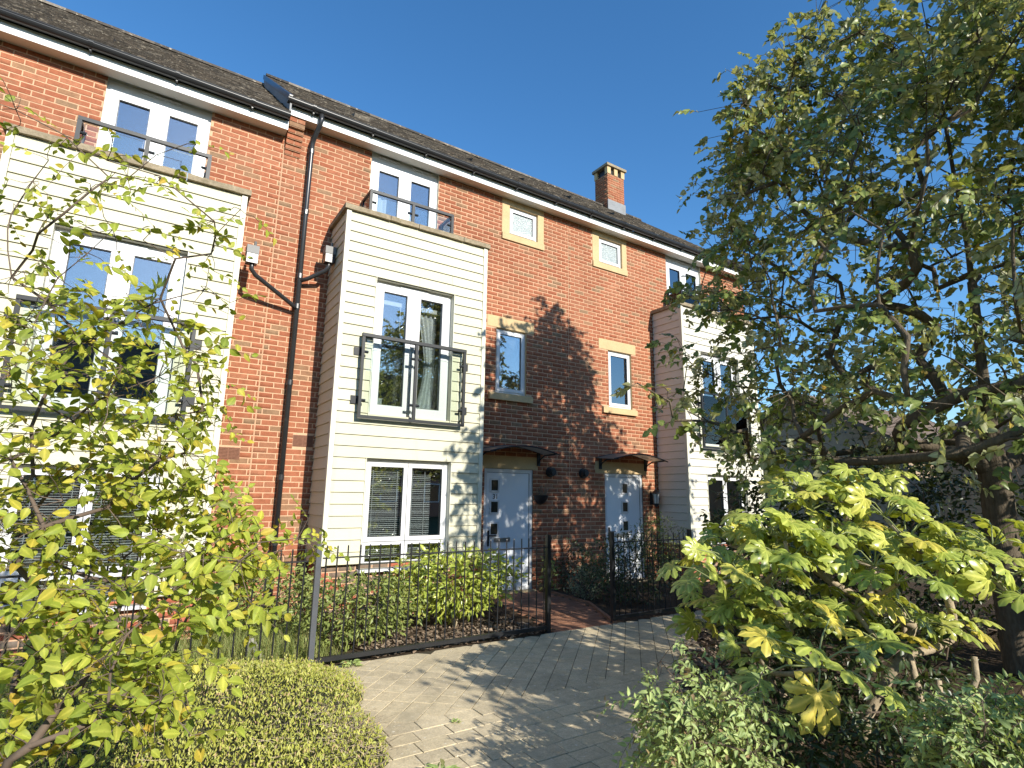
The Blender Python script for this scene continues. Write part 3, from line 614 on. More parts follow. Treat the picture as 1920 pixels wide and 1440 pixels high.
paving = MB()
for y0, y1 in zip(np.linspace(-9.5, -2.52, 15)[:-1], np.linspace(-9.5, -2.52, 15)[1:]):
    paving.poly([(edge_x(PAVE_EDGE_L, y0) - .1, y0, 0.0015), (edge_x(PAVE_EDGE_R, y0) + .1, y0, 0.0015),
                 (edge_x(PAVE_EDGE_R, y1) + .1, y1, 0.0015), (edge_x(PAVE_EDGE_L, y1) - .1, y1, 0.0015)])
paving = paving.build('paving', M['joint'])
paving['kind'] = 'structure'


def paver_verts(l, w, g=0.0026, top=0.006, h=0.03, rnd=RND):
    c = 0.002
    v = []
    for z, k in ((top, c), (top - c, 0), (top - h, 0)):
        for sx, sy in ((-1, -1), (1, -1), (1, 1), (-1, 1)):
            v.append((sx * (l / 2 - g - k), sy * (w / 2 - g - k), z))
    return v


PAVER_F = [(0, 1, 2, 3)] + [(4 + i, 4 + (i + 1) % 4, (i + 1) % 4, i) for i in range(4)] + [(8 + i, 8 + (i + 1) % 4, 4 + (i + 1) % 4, 4 + i) for i in range(4)]


def lay_pavers(parent, spots, n_single, mat, mass, cut=None):
    """spots: centre x, y, length, width, turn"""
    cache = {}
    P = np.array([(s[0], s[1], 0) for s in spots])
    px, py, dep = in_view(P)
    ok = (dep > 0.5) & (px > 0) & (px < 1920) & (py > 0) & (py < 1445)
    order = np.argsort(np.where(ok, dep, 1e9))
    single = set(int(i) for i in order[:n_single] if ok[i])
    mass_mb = MB()

    def clip(pts, lo, hi):
        for lim, sg in ((lo, 1), (hi, -1)):
            out = []
            for p, q in zip(pts, pts[1:] + pts[:1]):
                a, b = (p[1] - lim) * sg, (q[1] - lim) * sg
                if a >= 0:
                    out.append(p)
                if (a < 0) != (b < 0):
                    t = a / (a - b)
                    out.append((p[0] + (q[0] - p[0]) * t, lim))
            pts = out
            if len(pts) < 3:
                return []
        return pts
    for i, s in enumerate(spots):
        tz = RND.uniform(-0.002, 0.002)
        if cut and s[4]:
            ca, sa = math.cos(s[4]), math.sin(s[4])
            hl, hw = s[2] / 2 - .003, s[3] / 2 - .003
            ring = [(s[0] + a * hl * ca - b * hw * sa, s[1] + a * hl * sa + b * hw * ca) for a, b in ((-1, -1), (1, -1), (1, 1), (-1, 1))]
            if min(p[1] for p in ring) < cut[0] or max(p[1] for p in ring) > cut[1]:
                ring = clip(ring, *cut)
                if ring:
                    n, m = len(mass_mb.v), len(ring)
                    mass_mb.v += [(x, y, .006 + tz) for x, y in ring] + [(x, y, -.02) for x, y in ring]
                    mass_mb.f.append(tuple(range(n, n + m)))
                    mass_mb.f += [(n + m + k, n + m + (k + 1) % m, n + (k + 1) % m, n + k) for k in range(m)]
                continue
        rx, ry = RND.gauss(0, 0.0035), RND.gauss(0, 0.0035)
        if i in single:
            key = (round(s[2], 3), round(s[3], 3))
            if key not in cache:
                me = bpy.data.meshes.new('paver')
                me.from_pydata(paver_verts(s[2], s[3]), [], PAVER_F)
                me.materials.append(mat)
                cache[key] = me
            o = bpy.data.objects.new('paver', cache[key])
            o.location = (s[0], s[1], tz)
            o.rotation_euler = (rx, ry, s[4] + RND.gauss(0, .008))
            COL.objects.link(o)
            o.parent = parent
        else:
            n = len(mass_mb.v)
            ca, sa = math.cos(s[4]), math.sin(s[4])
            for x, y, z in paver_verts(s[2], s[3]):
                mass_mb.v.append((s[0] + x * ca - y * sa, s[1] + x * sa + y * ca, z + tz))
            mass_mb.f += [tuple(n + k for k in f) for f in PAVER_F]
    if mass_mb.v:
        mass_mb.build(mass, mat, parent, kind='stuff')


spots = []
PW = 0.160
for k in range(40):                                  # straight courses nearest the camera
    y = -4.36 - k * PW
    if y < -8.6:
        break
    x = -0.6 + (k % 2) * 0.10
    while x < 3.4:
        l = RND.choice((0.16, 0.24, 0.24, 0.20))
        cx = x + l / 2
        if edge_x(PAVE_EDGE_L, y) - .1 < cx < edge_x(PAVE_EDGE_R, y) + .1:
            spots.append((cx, y, l, PW, 0.0))
        x += l
x = 0.0
while x < 3.6:                                        # one straight course before the diagonal field
    spots.append((x + .12, -4.20, .24, PW, 0.0)) if edge_x(PAVE_EDGE_L, -4.2) < x < edge_x(PAVE_EDGE_R, -4.2) else None
    x += .24
c45 = math.sqrt(.5)
for i in range(-60, 60):                              # diagonal field up to the fence
    v = i * PW
    u = -12.0 + (i % 2) * .11
    while u < 12.0:
        l = RND.choice((0.16, 0.24, 0.20))
        uc = u + l / 2
        cx, cy = (uc - v) * c45 + 2.0, (uc + v) * c45 - 3.2
        if -4.30 < cy < -2.50 and edge_x(PAVE_EDGE_L, cy) - .05 < cx < edge_x(PAVE_EDGE_R, cy) + .1:
            spots.append((cx, cy, l, PW, math.pi / 4))
        u += l
lay_pavers(paving, spots, 300, M['paver'], 'distant_pavers', (-4.123, -2.545))

# the red path from the gate gap to the doors
PATH_L = [(-2.56, 3.18), (-1.3, 3.55), (0.0, 3.62)]
PATH_R = [(-2.56, 4.12), (-1.36, 4.72), (-0.3, 4.80), (0.0, 4.80)]
path = MB()
for y0, y1 in zip(np.linspace(-2.56, 0, 9)[:-1], np.linspace(-2.56, 0, 9)[1:]):
    path.poly([(edge_x(PATH_L, y0), y0, -0.004), (edge_x(PATH_R, y0), y0, -0.004), (edge_x(PATH_R, y1), y1, -0.004), (edge_x(PATH_L, y1), y1, -0.004)])
path = path.build('garden_path', M['joint'])
path['kind'] = 'structure'
spots = []
for k in range(25):
    y = -2.50 + k * .102
    x = 3.0 + (k % 2) * .1
    while x < 4.9:
        if edge_x(PATH_L, y) < x + .1 < edge_x(PATH_R, y):
            spots.append((x + .1, y, .2, .1, 0))
        x += .2
lay_pavers(path, spots, 260, M['red_paver'], 'distant_pavers')
kerb = MB()
for (y0, x0), (y1, x1) in zip(PATH_R[:-1], PATH_R[1:]):
    kerb.tube([(x0 + .04, y0, 0.005), (x1 + .04, y1, 0.005)], .035, 4)
kerb.build('path_edging', M['red_paver'], path)

# ------------------------------------------------------------------ the terrace
D = 0.763            # how far the clad bays stand out from the brick wall
RIDGE_Y = 3.5


def upvc_window(house, x0, x1, z0, z1, y, name='window', mull=(), transom=None, pane='glass', reveal=None, face=0.0, room=True, fw=0.055, sill=0.0):
    """frame, sashes and panes; mull: x positions of mullions; transom: z"""
    w = MB().ring(x0, x1, z0, z1, fw, y, y + .07).build(name, M['upvc'], house)
    xs = [x0 + fw * .6] + list(mull) + [x1 - fw * .6]
    zs = [z0 + fw * .6] + ([transom] if transom else []) + [z1 - fw * .6]
    for a, b in zip(xs, xs[1:]):
        for c, d in zip(zs, zs[1:]):
            sw = 0.058 if not (transom and d <= transom) else 0.04
            MB().ring(a + .004, b - .004, c + .004, d - .004, sw, y - .014, y + .05).build('sash', M['upvc'], w)
            MB().box(a + sw, b - sw, y + .012, y + .018, c + sw, d - sw).build('pane', M[pane], w)
            MB().ring(a + sw, b - sw, c + sw, d - sw, .008, y - .004, y + .012).build('glazing_seal', M['black_pvc'], w)
    if sill:
        MB().prism([(y + .05, z0 - .001), (y - sill, z0 - .012), (y - sill, z0 - .045), (y + .05, z0 - .045)], x0 - .03, x1 + .03).build('sill', M['upvc'], w)
    if reveal:
        r = MB()
        r.poly([(x0, face, z0), (x0, y, z0), (x0, y, z1), (x0, face, z1)])
        r.poly([(x1, y, z0), (x1, face, z0), (x1, face, z1), (x1, y, z1)])
        r.poly([(x0, y, z1), (x1, y, z1), (x1, face, z1), (x0, face, z1)])
        r.poly([(x0, face, z0), (x1, face, z0), (x1, y, z0), (x0, y, z0)])
        r.build('reveal', M[reveal], w)
    if room:
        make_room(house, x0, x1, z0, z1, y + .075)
    return w


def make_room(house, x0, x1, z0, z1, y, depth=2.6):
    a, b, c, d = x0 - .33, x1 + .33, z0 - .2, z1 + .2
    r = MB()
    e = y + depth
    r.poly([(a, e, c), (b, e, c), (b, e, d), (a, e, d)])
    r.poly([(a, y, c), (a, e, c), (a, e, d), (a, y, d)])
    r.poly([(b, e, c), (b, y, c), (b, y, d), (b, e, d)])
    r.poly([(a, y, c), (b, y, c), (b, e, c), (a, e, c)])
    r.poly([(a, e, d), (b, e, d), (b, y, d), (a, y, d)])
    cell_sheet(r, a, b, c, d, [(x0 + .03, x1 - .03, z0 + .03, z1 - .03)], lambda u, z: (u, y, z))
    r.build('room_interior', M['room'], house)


def french_door(house, x0, x1, z0, z1, y, reveal, face, handle=True, vents=1, head=0.0):
    w = MB().ring(x0, x1, z0, z1 - head, .055, y, y + .07)
    if head:
        w.box(x0, x1, y + .005, y + .07, z1 - head, z1)
    w = w.build('french_door', M['upvc'], house)
    zt = z1 - head
    xm = (x0 + x1) / 2
    for k, (a, b) in enumerate(((x0 + .04, xm - .002), (xm + .002, x1 - .04))):
        MB().ring(a, b, z0 + .04, zt - .04, .105, y - .016, y + .05, .14).build('door_leaf', M['upvc'], w)
        MB().box(a + .105, b - .105, y + .014, y + .020, z0 + .18, zt - .145).build('pane', M['glass'], w)
        MB().ring(a + .105, b - .105, z0 + .18, zt - .145, .008, y - .004, y + .013).build('glazing_seal', M['black_pvc'], w)
    MB().box(xm - .03, xm + .03, y - .030, y - .014, z0 + .05, zt - .05).build('meeting_stile', M['upvc'], w)
    if handle:
        h = MB().box(xm + .045, xm + .065, y - .035, y - .016, z0 + .93, z0 + 1.13)
        h.tube([(xm + .055, y - .03, z0 + 1.06), (xm + .055, y - .06, z0 + 1.06), (xm - .05, y - .06, z0 + 1.055)], .009, 6)
        h.build('handle', M['metal'], w)
    for k in range(vents):
        a = x0 + .12 + k * (x1 - x0) / 2
        l = (x1 - x0) / 2 - .24 if vents > 1 else .45
        if vents == 1:
            a = xm - l / 2
        MB().box(a, a + l, y - .02, y + .004, z1 - .045, z1 - .02).build('trickle_vent', M['upvc'], w)
    r = MB()
    r.poly([(x0, face, z0), (x0, y, z0), (x0, y, z1), (x0, face, z1)])
    r.poly([(x1, y, z0), (x1, face, z0), (x1, face, z1), (x1, y, z1)])
    r.poly([(x0, y, z1), (x1, y, z1), (x1, face, z1), (x0, face, z1)])
    r.poly([(x0, face, z0), (x1, face, z0), (x1, y, z0), (x0, y, z0)])
    r.build('reveal', M[reveal], w)
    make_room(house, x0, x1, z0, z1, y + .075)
    return w


def curtain(win, x0, x1, z0, z1, y, pull=0.0, folds=5):
    """hanging cloth; pull > 0 gathers the foot towards x1"""
    n = folds * 6
    mb = MB()
    rows = 8
    for r in range(rows + 1):
        t = r / rows
        z = z1 + (z0 - z1) * t
        g = pull * (1 - (2 * abs(t - .55)) ** 1.5) if pull else 0
        for i in range(n + 1):
            s = i / n
            a = x0 + (x1 - x0) * g
            x = a + (x1 - a) * s
            mb.v.append((x, y + .025 * math.sin(s * folds * 2 * math.pi + r * .3), z))
    for r in range(rows):
        for i in range(n):
            k = r * (n + 1) + i
            mb.f.append((k, k + 1, k + n + 2, k + n + 1))
    return mb.build('curtain', M['curtain'], win, smooth=True)


def venetian(win, x0, x1, z0, z1, y, pitch=.026):
    mb = MB()
    z = z0
    k = 0
    while z < z1 - .02:
        t = .010 + .003 * math.sin(k * 1.7)
        if RND.random() > .03:
            mb.poly([(x0, y - .011, z - t * .5), (x1, y - .011, z - t * .5 + RND.uniform(-.001, .001)), (x1, y + .011, z + t * .5), (x0, y + .011, z + t * .5)])
        z += pitch
        k += 1
    for x in (x0 + .1, x1 - .1):
        mb.box(x - .004, x + .004, y - .014, y - .012, z0, z1)
    return mb.build('venetian_blind', M['blind'], win)


def juliet(house, x0, x1, z0, z1, y, side_brackets=True):
    b = holder('juliet_balcony', house)
    r = .020
    MB().box(x0 - .02, x1 + .02, y - .028, y + .028, z1 - .045, z1).build('top_rail', M['rail'], b)
    MB().box(x0 - .02, x1 + .02, y - .02, y + .02, z0, z0 + .04).build('bottom_rail', M['rail'], b)
    xm = (x0 + x1) / 2
    for x in (x0, xm, x1):
        MB().box(x - r, x + r, y - .02, y + .02, z0 + .04, z1 - .045).build('post', M['rail'], b)
    for a, c in ((x0 + .05, xm - .04), (xm + .04, x1 - .05)):
        MB().box(a, c, y - .005, y + .005, z0 + .09, z1 - .09).build('glass_panel', M['clear_glass'], b)
    for x, s in ((x0, 1), (xm, -1), (xm, 1), (x1, -1)):
        for z in (z0 + .24, z1 - .26):
            MB().tube([(x + s * .015, y, z), (x + s * .075, y, z)], .020, 8).build('glass_clamp', M['rail'], b)
    for x, s in ((x0, -1), (x1, 1)):
        for z in (z0 + .25, z1 - .25):
            MB().box(x - .012, x + .012, y + .02, -D - .020, z - .03, z + .03).box(x + min(0, s * .10), x + max(0, s * .10), -D - .032, -D - .018, z - .055, z + .055).build('wall_bracket', M['rail'], b)
    return b


def roof_guard(house, x0, x1, z0, z1, y):
    b = holder('terrace_guard_rail', house)
    MB().box(x0 - .02, x1 + .02, y - .022, y + .022, z1 - .045, z1).build('top_rail', M['rail'], b)
    xm = (x0 + x1) / 2
    for x in (x0, x1):
        MB().box(x - .02, x + .02, y + .022, -.01, z1 - .045, z1 - .003).build('return_rail', M['rail'], b)
        MB().box(x - .02, x + .02, -.10, -.06, z0, z1 - .045).build('post', M['rail'], b)
    for x in (x0, xm, x1):
        MB().box(x - .022, x + .022, y - .02, y + .02, z0, z1 - .045).build('post', M['rail'], b)
    for a, c in ((x0 + .05, xm - .05), (xm + .05, x1 - .05)):
        MB().box(a, c, y - .005, y + .005, z0 + .05, z1 - .08).build('glass_panel', M['clear_glass'], b)
    for x in (x0, x1):
        MB().box(x - .005, x + .005, y + .06, -.12, z0 + .05, z1 - .08).build('glass_panel', M['clear_glass'], b)
    for x, s in ((x0, 1), (xm, -1), (xm, 1), (x1, -1)):
        MB().tube([(x + s * .018, y, z1 - .20), (x + s * .085, y, z1 - .20)], .019, 8).build('glass_clamp', M['rail'], b)
    return b


def bay(house, x0, x1, z0, z1, holes, mat, left=True, right=True, sill_x=None):
    b = holder('clad_bay', house)
    core = MB()
    yf = -D + .012
    cell_sheet(core, x0 + .012, x1 - .012, z0, z1, holes, lambda u, z: (u, yf, z))
    core.poly([(x0 + .012, 0.02, z0), (x0 + .012, yf, z0), (x0 + .012, yf, z1), (x0 + .012, 0.02, z1)])
    core.poly([(x1 - .012, yf, z0), (x1 - .012, 0.02, z0), (x1 - .012, 0.02, z1), (x1 - .012, yf, z1)])
    core.poly([(x0 + .012, yf, z1 - .005), (x1 - .012, yf, z1 - .005), (x1 - .012, 0.02, z1 - .005), (x0 + .012, 0.02, z1 - .005)])
    core.poly([(x0 + .012, 0.02, z0), (x1 - .012, 0.02, z0), (x1 - .012, yf, z0), (x0 + .012, yf, z0)])
    core.build('bay_carcass', M['black_pvc'], b)
    n = int(round((z1 - z0) / .15125))
    p = (z1 - z0) / n
    tw = .050
    for k in range(n):
        a, c = z0 + k * p, z0 + (k + 1) * p
        zc = (a + c) / 2
        segs = [(x0 + tw, x1 - tw)]
        for h in holes:
            if h[2] - .02 < zc < h[3] - .0:
                segs = [q for s, e in segs for q in ((s, min(e, h[0] - .012)), (max(s, h[1] + .012), e)) if q[1] - q[0] > .02]
        prof = [(-D + .010, a + .004), (-D - .022, a + .004), (-D - .022, a + .012), (-D - .004, c - .001), (-D + .010, c - .001)]
        if len(segs) == 1 and RND.random() < .30:
            xj = RND.choice((.33, .5, .62, .74)) * (x1 - x0) + x0
            segs = [(segs[0][0], xj), (xj, segs[0][1])]
        for s, e in segs:
            MB().prism(prof, s + .0015, e - .0015).build('cladding_board', M[mat], b)
        for side, flag in ((x0, left), (x1, right)):
            if flag:
                sg = -1 if side == x0 else 1
                prof = [(side - sg * .010, a), (side + sg * .018, a + .004), (side + sg * .018, a + .012), (side + sg * .003, c - .001), (side - sg * .010, c - .001)]
                if sg > 0:
                    prof = prof[::-1]
                MB().prism(prof, -D + .045, -.004, 'y').build('cladding_board', M[mat], b)
    for x, s in ((x0, 1), (x1, -1)):                # corner trims
        a, c = (x - .016, x + tw - .002) if s > 0 else (x - tw + .002, x + .016)
        MB().box(a, c, -D - .026, -D + .008, z0 - .004, z1 - .002).box(x - .016 if s > 0 else x - .004, x + .004 if s > 0 else x + .016, -D + .008, -D + .043, z0 - .004, z1 - .002).build('corner_trim', M['trim'], b)
    for h in holes:
        MB().box(h[0] - .012, h[0] - .002, -D - .022, -D + .010, h[2], h[3]).box(h[1] + .002, h[1] + .012, -D - .022, -D + .010, h[2], h[3]).build('opening_trim', M['trim'], b)
    # coping: separate slabs round the edge
    ov = .055
    zc0, zc1 = z1 + .002, z1 + .074
    xs = np.linspace(x0 - ov, x1 + ov, 5)
    xs[1:-1] += [RND.uniform(-.12, .12) for _ in xs[1:-1]]

    def slab(ax0, ax1, ay0, ay1):
        t = RND.uniform(-.004, .004)
        o = MB()
        m = 6
        for i in range(m + 1):
            for j, (yy, zz) in enumerate(((ay0, zc0), (ay0, zc1), (ay1, zc1), (ay1, zc0))):
                s = i / m
                o.v.append((ax0 + (ax1 - ax0) * s, yy + RND.uniform(-.004, .004) * (j < 2), zz + t * (s - .5) + RND.uniform(-.004, .004)))
        for i in range(m):
            for j in range(4):
                k = i * 4
                o.f.append((k + j, k + (j + 1) % 4, k + 4 + (j + 1) % 4, k + 4 + j))
        o.f.append((3, 2, 1, 0))
        o.f.append((m * 4, m * 4 + 1, m * 4 + 2, m * 4 + 3))
        return o.build('coping_stone', M['coping'], b)
    for a, c in zip(xs, xs[1:]):
        slab(a + .004, c - .004, -D - ov, -D + .20)
    for a, c in ((x0 - ov, x0 + .20), (x1 - .20, x1 + ov)):
        slab(a, c, -D + .206, -.004)
    return b


def eaves_and_roof(house, X0, X1, S, tiles_from, gable_left=False, gable_right=False, gutter_x0=None, vents=()):
    zt = S + .20                      # top of gutter / start of tiles
    g0 = X0 if gutter_x0 is None else gutter_x0
    ridge_z = zt + (RIDGE_Y + .30) * .788
    MB().box(X0, X1, -.215, -.195, S - .015, S + .125).build('fascia', M['fascia'], house)
    sf = MB()
    sf.box(X0, X1, -.195, .02, S, S + .012).build('soffit', M['soffit'], house)
    vs = MB()
    x = X0 + .02
    while x < X1 - .03:
        vs.box(x, x + .018, -.190, -.176, S - .003, S + .001)
        x += .032
    vs.build('soffit_vent_strip', M['black_pvc'], house)
    # gutter: half round trough
    gy, gz, gr = -.290, S + .175, .066
    n = 10
    prof = [(gy - gr * math.cos(math.pi * k / n), gz - gr * math.sin(math.pi * k / n)) for k in range(n + 1)]
    prof += [(gy + (gr - .005) * math.cos(math.pi * k / n), gz - (gr - .005) * math.sin(math.pi * k / n)) for k in range(n + 1)]
    g = MB().prism(prof, g0, X1).build('gutter', M['black_pvc'], house, smooth=False)
    MB().tube([(g0, gy - gr, gz), (X1, gy - gr, gz)], .009, 6).build('gutter_lip', M['black_pvc'], g)
    x = g0 + .35
    while x < X1:
        MB().prism([(gy - (gr + .008) * math.cos(math.pi * k / n), gz + .004 - (gr + .008) * math.sin(math.pi * k / n)) for k in range(n + 1)], x, x + .05).box(x + .015, x + .035, gy, -.216, gz - .09, gz - .05).build('gutter_bracket', M['black_pvc'], g)
        x += .92
    # roof sheets
    yb = RIDGE_Y * 2 + .3
    r = MB()
    r.poly([(X0, -.30, zt - .03), (X1, -.30, zt - .03), (X1, RIDGE_Y, ridge_z - .03), (X0, RIDGE_Y, ridge_z - .03)])
    r.poly([(X1, yb, zt - .03), (X0, yb, zt - .03), (X0, RIDGE_Y, ridge_z - .03), (X1, RIDGE_Y, ridge_z - .03)])
    r.poly([(X0, -.30, zt - .05), (X0, RIDGE_Y, ridge_z - .05), (X0, yb, zt - .05)])
    r.poly([(X1, -.30, zt - .05), (X1, yb, zt - .05), (X1, RIDGE_Y, ridge_z - .05)])
    roof = r.build('roof', M['tile'], house)
    sl = math.hypot(RIDGE_Y + .30, ridge_z - zt)
    dy, dz = (RIDGE_Y + .30) / sl, (ridge_z - zt) / sl
    rows = int(sl / .100)
    t0 = max(X0, tiles_from)
    nx = int((X1 - t0) / .165)
    tv, tf = [], []
    for k in range(rows + 1):
        for i in range(nx + 1):
            a = t0 + i * .165 + (k % 2) * .0825
            c = min(a + .162, X1)
            if c - a < .03:
                continue
            s0 = k * .100 - .03
            s1 = min(s0 + .150, sl)
            jt = RND.uniform(0, .016)
            jt2 = jt + RND.uniform(-.006, .006)
            h0, h1, th = .030, .004, .020
            n0 = len(tv)
            for x, s, h in ((a, s0, h0 + jt), (c, s0, h0 + jt2), (c, s1, h1 + jt2), (a, s1, h1 + jt),
                            (a, s0, h0 + jt - th), (c, s0, h0 + jt2 - th)):
                tv.append((x, -.30 + s * dy - h * dz, zt + s * dz + h * dy))
            tf += [(n0, n0 + 1, n0 + 2, n0 + 3), (n0 + 4, n0 + 5, n0 + 1, n0), (n0 + 4, n0, n0 + 3, n0 + 3), (n0 + 1, n0 + 5, n0 + 2, n0 + 2)]
    me = bpy.data.meshes.new('roof_tiles')
    me.from_pydata(tv, [], [tuple(dict.fromkeys(f)) for f in tf])
    link('roof_tiles', me, M['tile'], roof, kind='stuff')
    x = t0
    while x < X1:
        e = min(x + .44, X1)
        k = 8
        MB().prism([(RIDGE_Y - .115 * math.cos(math.pi * i / k), ridge_z - .02 + .105 * math.sin(math.pi * i / k)) for i in range(k + 1)], x, e + .012).build('ridge_tile', M['tile'], roof)
        x += .45
    for vx in vents:
        s = 1.02
        a = MB()
        def rp(x, s_, h):
            return (x, -.30 + s_ * dy - h * dz, zt + s_ * dz + h * dy)
        w_ = .13
        pts = [rp(vx - w_, s - .14, .03), rp(vx + w_, s - .14, .03), rp(vx + w_, s + .16, .02), rp(vx - w_, s + .16, .02),
               rp(vx - w_, s - .14, .10), rp(vx + w_, s - .14, .10), rp(vx + w_, s + .16, .035), rp(vx - w_, s + .16, .035)]
        a.v += pts
        a.f += [(4, 5, 6, 7), (0, 1, 5, 4), (1, 2, 6, 5), (3, 0, 4, 7), (2, 3, 7, 6)]
        vo = a.build('tile_vent', M['tile'], roof)
    return roof, zt, ridge_z


def house_shell(house, X0, X1, S, holes):
    w = MB()
    cell_sheet(w, X0, X1, -.03, S + .02, holes, lambda u, z: (u, .0035, z))
    yb = RIDGE_Y * 2
    w.poly([(X0, yb, 0), (X0, .0035, 0), (X0, .0035, S), (X0, yb, S)])
    w.poly([(X1, .0035, 0), (X1, yb, 0), (X1, yb, S), (X1, .0035, S)])
    w.poly([(X1, yb, 0), (X0, yb, 0), (X0, yb, S), (X1, yb, S)])
    w.poly([(X0, .0035, S + .02), (X1, .0035, S + .02), (X1, yb, S + .02), (X0, yb, S + .02)])
    return w.build('wall', M['mortar'], house)


def stone_block(house, name, x0, x1, z0, z1, out, slope=0.0):
    MB().prism([(.05, z0), (.05, z1), (-out * .3 if slope else -out, z1), (-out, z1 - slope), (-out, z0)], x0, x1).build(name, M['stone'], house)


def plinth(house, x0, x1, z1):
    """brick base below the clad bay"""
    p = MB()
    yp = -D + .062
    p.poly([(x0, yp, -.03), (x1, yp, -.03), (x1, yp, z1), (x0, yp, z1)])
    p.poly([(x0, 0.0, -.03), (x0, yp, -.03), (x0, yp, z1), (x0, 0.0, z1)])
    p.poly([(x1, yp, -.03), (x1, 0.0, -.03), (x1, 0.0, z1), (x1, yp, z1)])
    p.poly([(x0, yp, z1), (x1, yp, z1), (x1, 0, z1), (x0, 0, z1)])
    p = p.build('bay_plinth', M['mortar'], house)
    brick_face(p, yp - .0035, x0, x1, 0, z1, [], 0, 'plinth_brick', mass='plinth_bricks')
    brick_face(p, 0, .02, D - .075, 0, z1, [], 0, 'plinth_brick', mass='plinth_bricks', plane='left', x=x0 - .0035)


def front_door(house, x0, x1, z0, z1, number=None, glaze_x=None):
    y = .035
    d = MB().ring(x0, x1, z0, z1, .062, y - .01, y + .08).build('front_door', M['upvc'], house)
    MB().box(x0 + .066, x1 - .066, y + .004, y + .05, z0 + .02, z1 - .066).build('door_slab', M['door_paint'], d)
    MB().ring(x0 + .062, x1 - .062, z0 + .02, z1 - .062, .006, y - .0, y + .003).build('door_seal', M['black_pvc'], d)
    gx = glaze_x
    for z in (z1 - .28, z1 - .64, z1 - 1.0):
        MB().ring(gx - .095, gx + .095, z - .115, z + .115, .028, y - .012, y + .006).build('glazing_bead', M['upvc'], d)
        MB().box(gx - .067, gx + .067, y - .002, y + .0035, z - .087, z + .087).build('pane', M['dark_glass'], d)
    lx = gx + .165 if number else gx - .11
    MB().box(lx - .16, lx + .16, y - .010, y + .004, z1 - 1.21, z1 - 1.145).build('letter_plate', M['metal'], d)
    hx = x0 + .115
    h = MB().box(hx - .016, hx + .016, y - .012, y + .004, z1 - 1.27, z1 - 1.02)
    h.tube([(hx, y - .01, z1 - 1.10), (hx, y - .055, z1 - 1.10), (hx + .12, y - .055, z1 - 1.10)], .010, 6)
    h.build('handle', M['lamp_black'], d)
    MB().box(x0 - .02, x1 + .02, -.10, y + .05, z0 - .06, z0 - .002).build('threshold', M['coping'], d)
    if number:
        cu = bpy.data.curves.new('door_number', 'FONT')
        cu.body = number
        cu.size = .115
        cu.extrude = .003
        cu.align_x = 'CENTER'
        cu.materials.append(M['lamp_black'])
        t = bpy.data.objects.new('door_number', cu)
        COL.objects.link(t)
        me = bpy.data.meshes.new_from_object(t)
        bpy.data.objects.remove(t)
        me.transform(Matrix.Translation((gx + .02, y + .0, z1 - .505)) @ Matrix.Rotation(math.pi / 2, 4, 'X'))
        t = bpy.data.objects.new('door_number', me)
        COL.objects.link(t)
        t.parent = d
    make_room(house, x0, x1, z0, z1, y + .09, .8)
    return d


def canopy(house, x0, x1, z, depth=.52, rise=.115):
    n = 14
    sh = MB()
    for j, yy in enumerate((-.012, -depth * .5, -depth)):
        for i in range(n + 1):
            t = i / n
            x = x0 + (x1 - x0) * t
            zz = z + rise * math.sin(math.pi * t) - .035 * j * .5
            sh.v.append((x, yy, zz))
    for j in range(2):
        for i in range(n):
            k = j * (n + 1) + i
            sh.f.append((k, k + n + 1, k + n + 2, k + 1))
    nv = len(sh.v)
    sh.v += [(x, y, zz + .007) for x, y, zz in sh.v]
    sh.f += [tuple(nv + q for q in reversed(f)) for f in sh.f]
    c = sh.build('door_canopy', M['poly'], house, smooth=False)
    f = [(x0 + (x1 - x0) * i / n, -depth, z + rise * math.sin(math.pi * i / n) - .032) for i in range(n + 1)]
    MB().tube(f, .012, 6).build('front_bar', M['rail'], c)
    f = [(x0 + (x1 - x0) * i / n, -.015, z + rise * math.sin(math.pi * i / n) + .004) for i in range(n + 1)]
    MB().tube(f, .012, 6).build('wall_bar', M['rail'], c)
    for x in (x0 + .10, x1 - .10):
        zz = z + rise * math.sin(math.pi * (x - x0) / (x1 - x0)) - .02
        arm = MB().tube([(x, -.02, zz - .17), (x, -.06, zz - .10), (x, -.2, zz - .035), (x, -depth, zz - .025)], .014, 6)
        arm.box(x - .03, x + .03, -.03, -.004, zz - .21, zz + .02)
        arm.build('canopy_bracket', M['rail'], c)
    return c


M['poly'] = material('smoked_polycarbonate', (0.42, 0.38, 0.33), rough=0.25, spec=0.5, var=[(5.0, 0.2)])
_b = M['poly'].node_tree
_tr = nd(_b, 'ShaderNodeBsdfTranslucent')
_tr.inputs['Color'].default_value = (0.62, 0.55, 0.45, 1)
_ms = nd(_b, 'ShaderNodeMixShader')
_ms.inputs[0].default_value = .55
_b.links.new(_b.nodes['Principled BSDF'].outputs[0], _ms.inputs[1])
_b.links.new(_tr.outputs[0], _ms.inputs[2])
_b.links.new(_ms.outputs[0], _b.nodes['Material Output'].inputs['Surface'])


def wall_vent(house, x0, x1, z0, z1):
    v = MB().box(x0, x1, -.004, .02, z0, z1).build('air_brick', M['terracotta'], house)
    g = MB()
    z = z0 + .012
    while z < z1 - .012:
        xm = (x0 + x1) / 2
        for a, b in ((x0 + .01, xm - .008), (xm + .008, x1 - .01)):
            g.box(a, b, -.010, -.004, z, z + .009)
        z += .018
    g.build('louvre', M['terracotta'], v)


def flue(house, x, z, r=.075):
    n = MB().tube([(x, .01, z), (x, -.10, z)], r, 20).build('boiler_flue', M['black_pvc'], house)
    MB().tube([(x, -.10, z), (x, -.13, z)], r * .72, 16).build('flue_cap', M['lamp_black'], n)
    MB().tube([(x, -.004, z), (x, -.02, z)], r * 1.25, 20).build('flue_collar', M['black_pvc'], n)


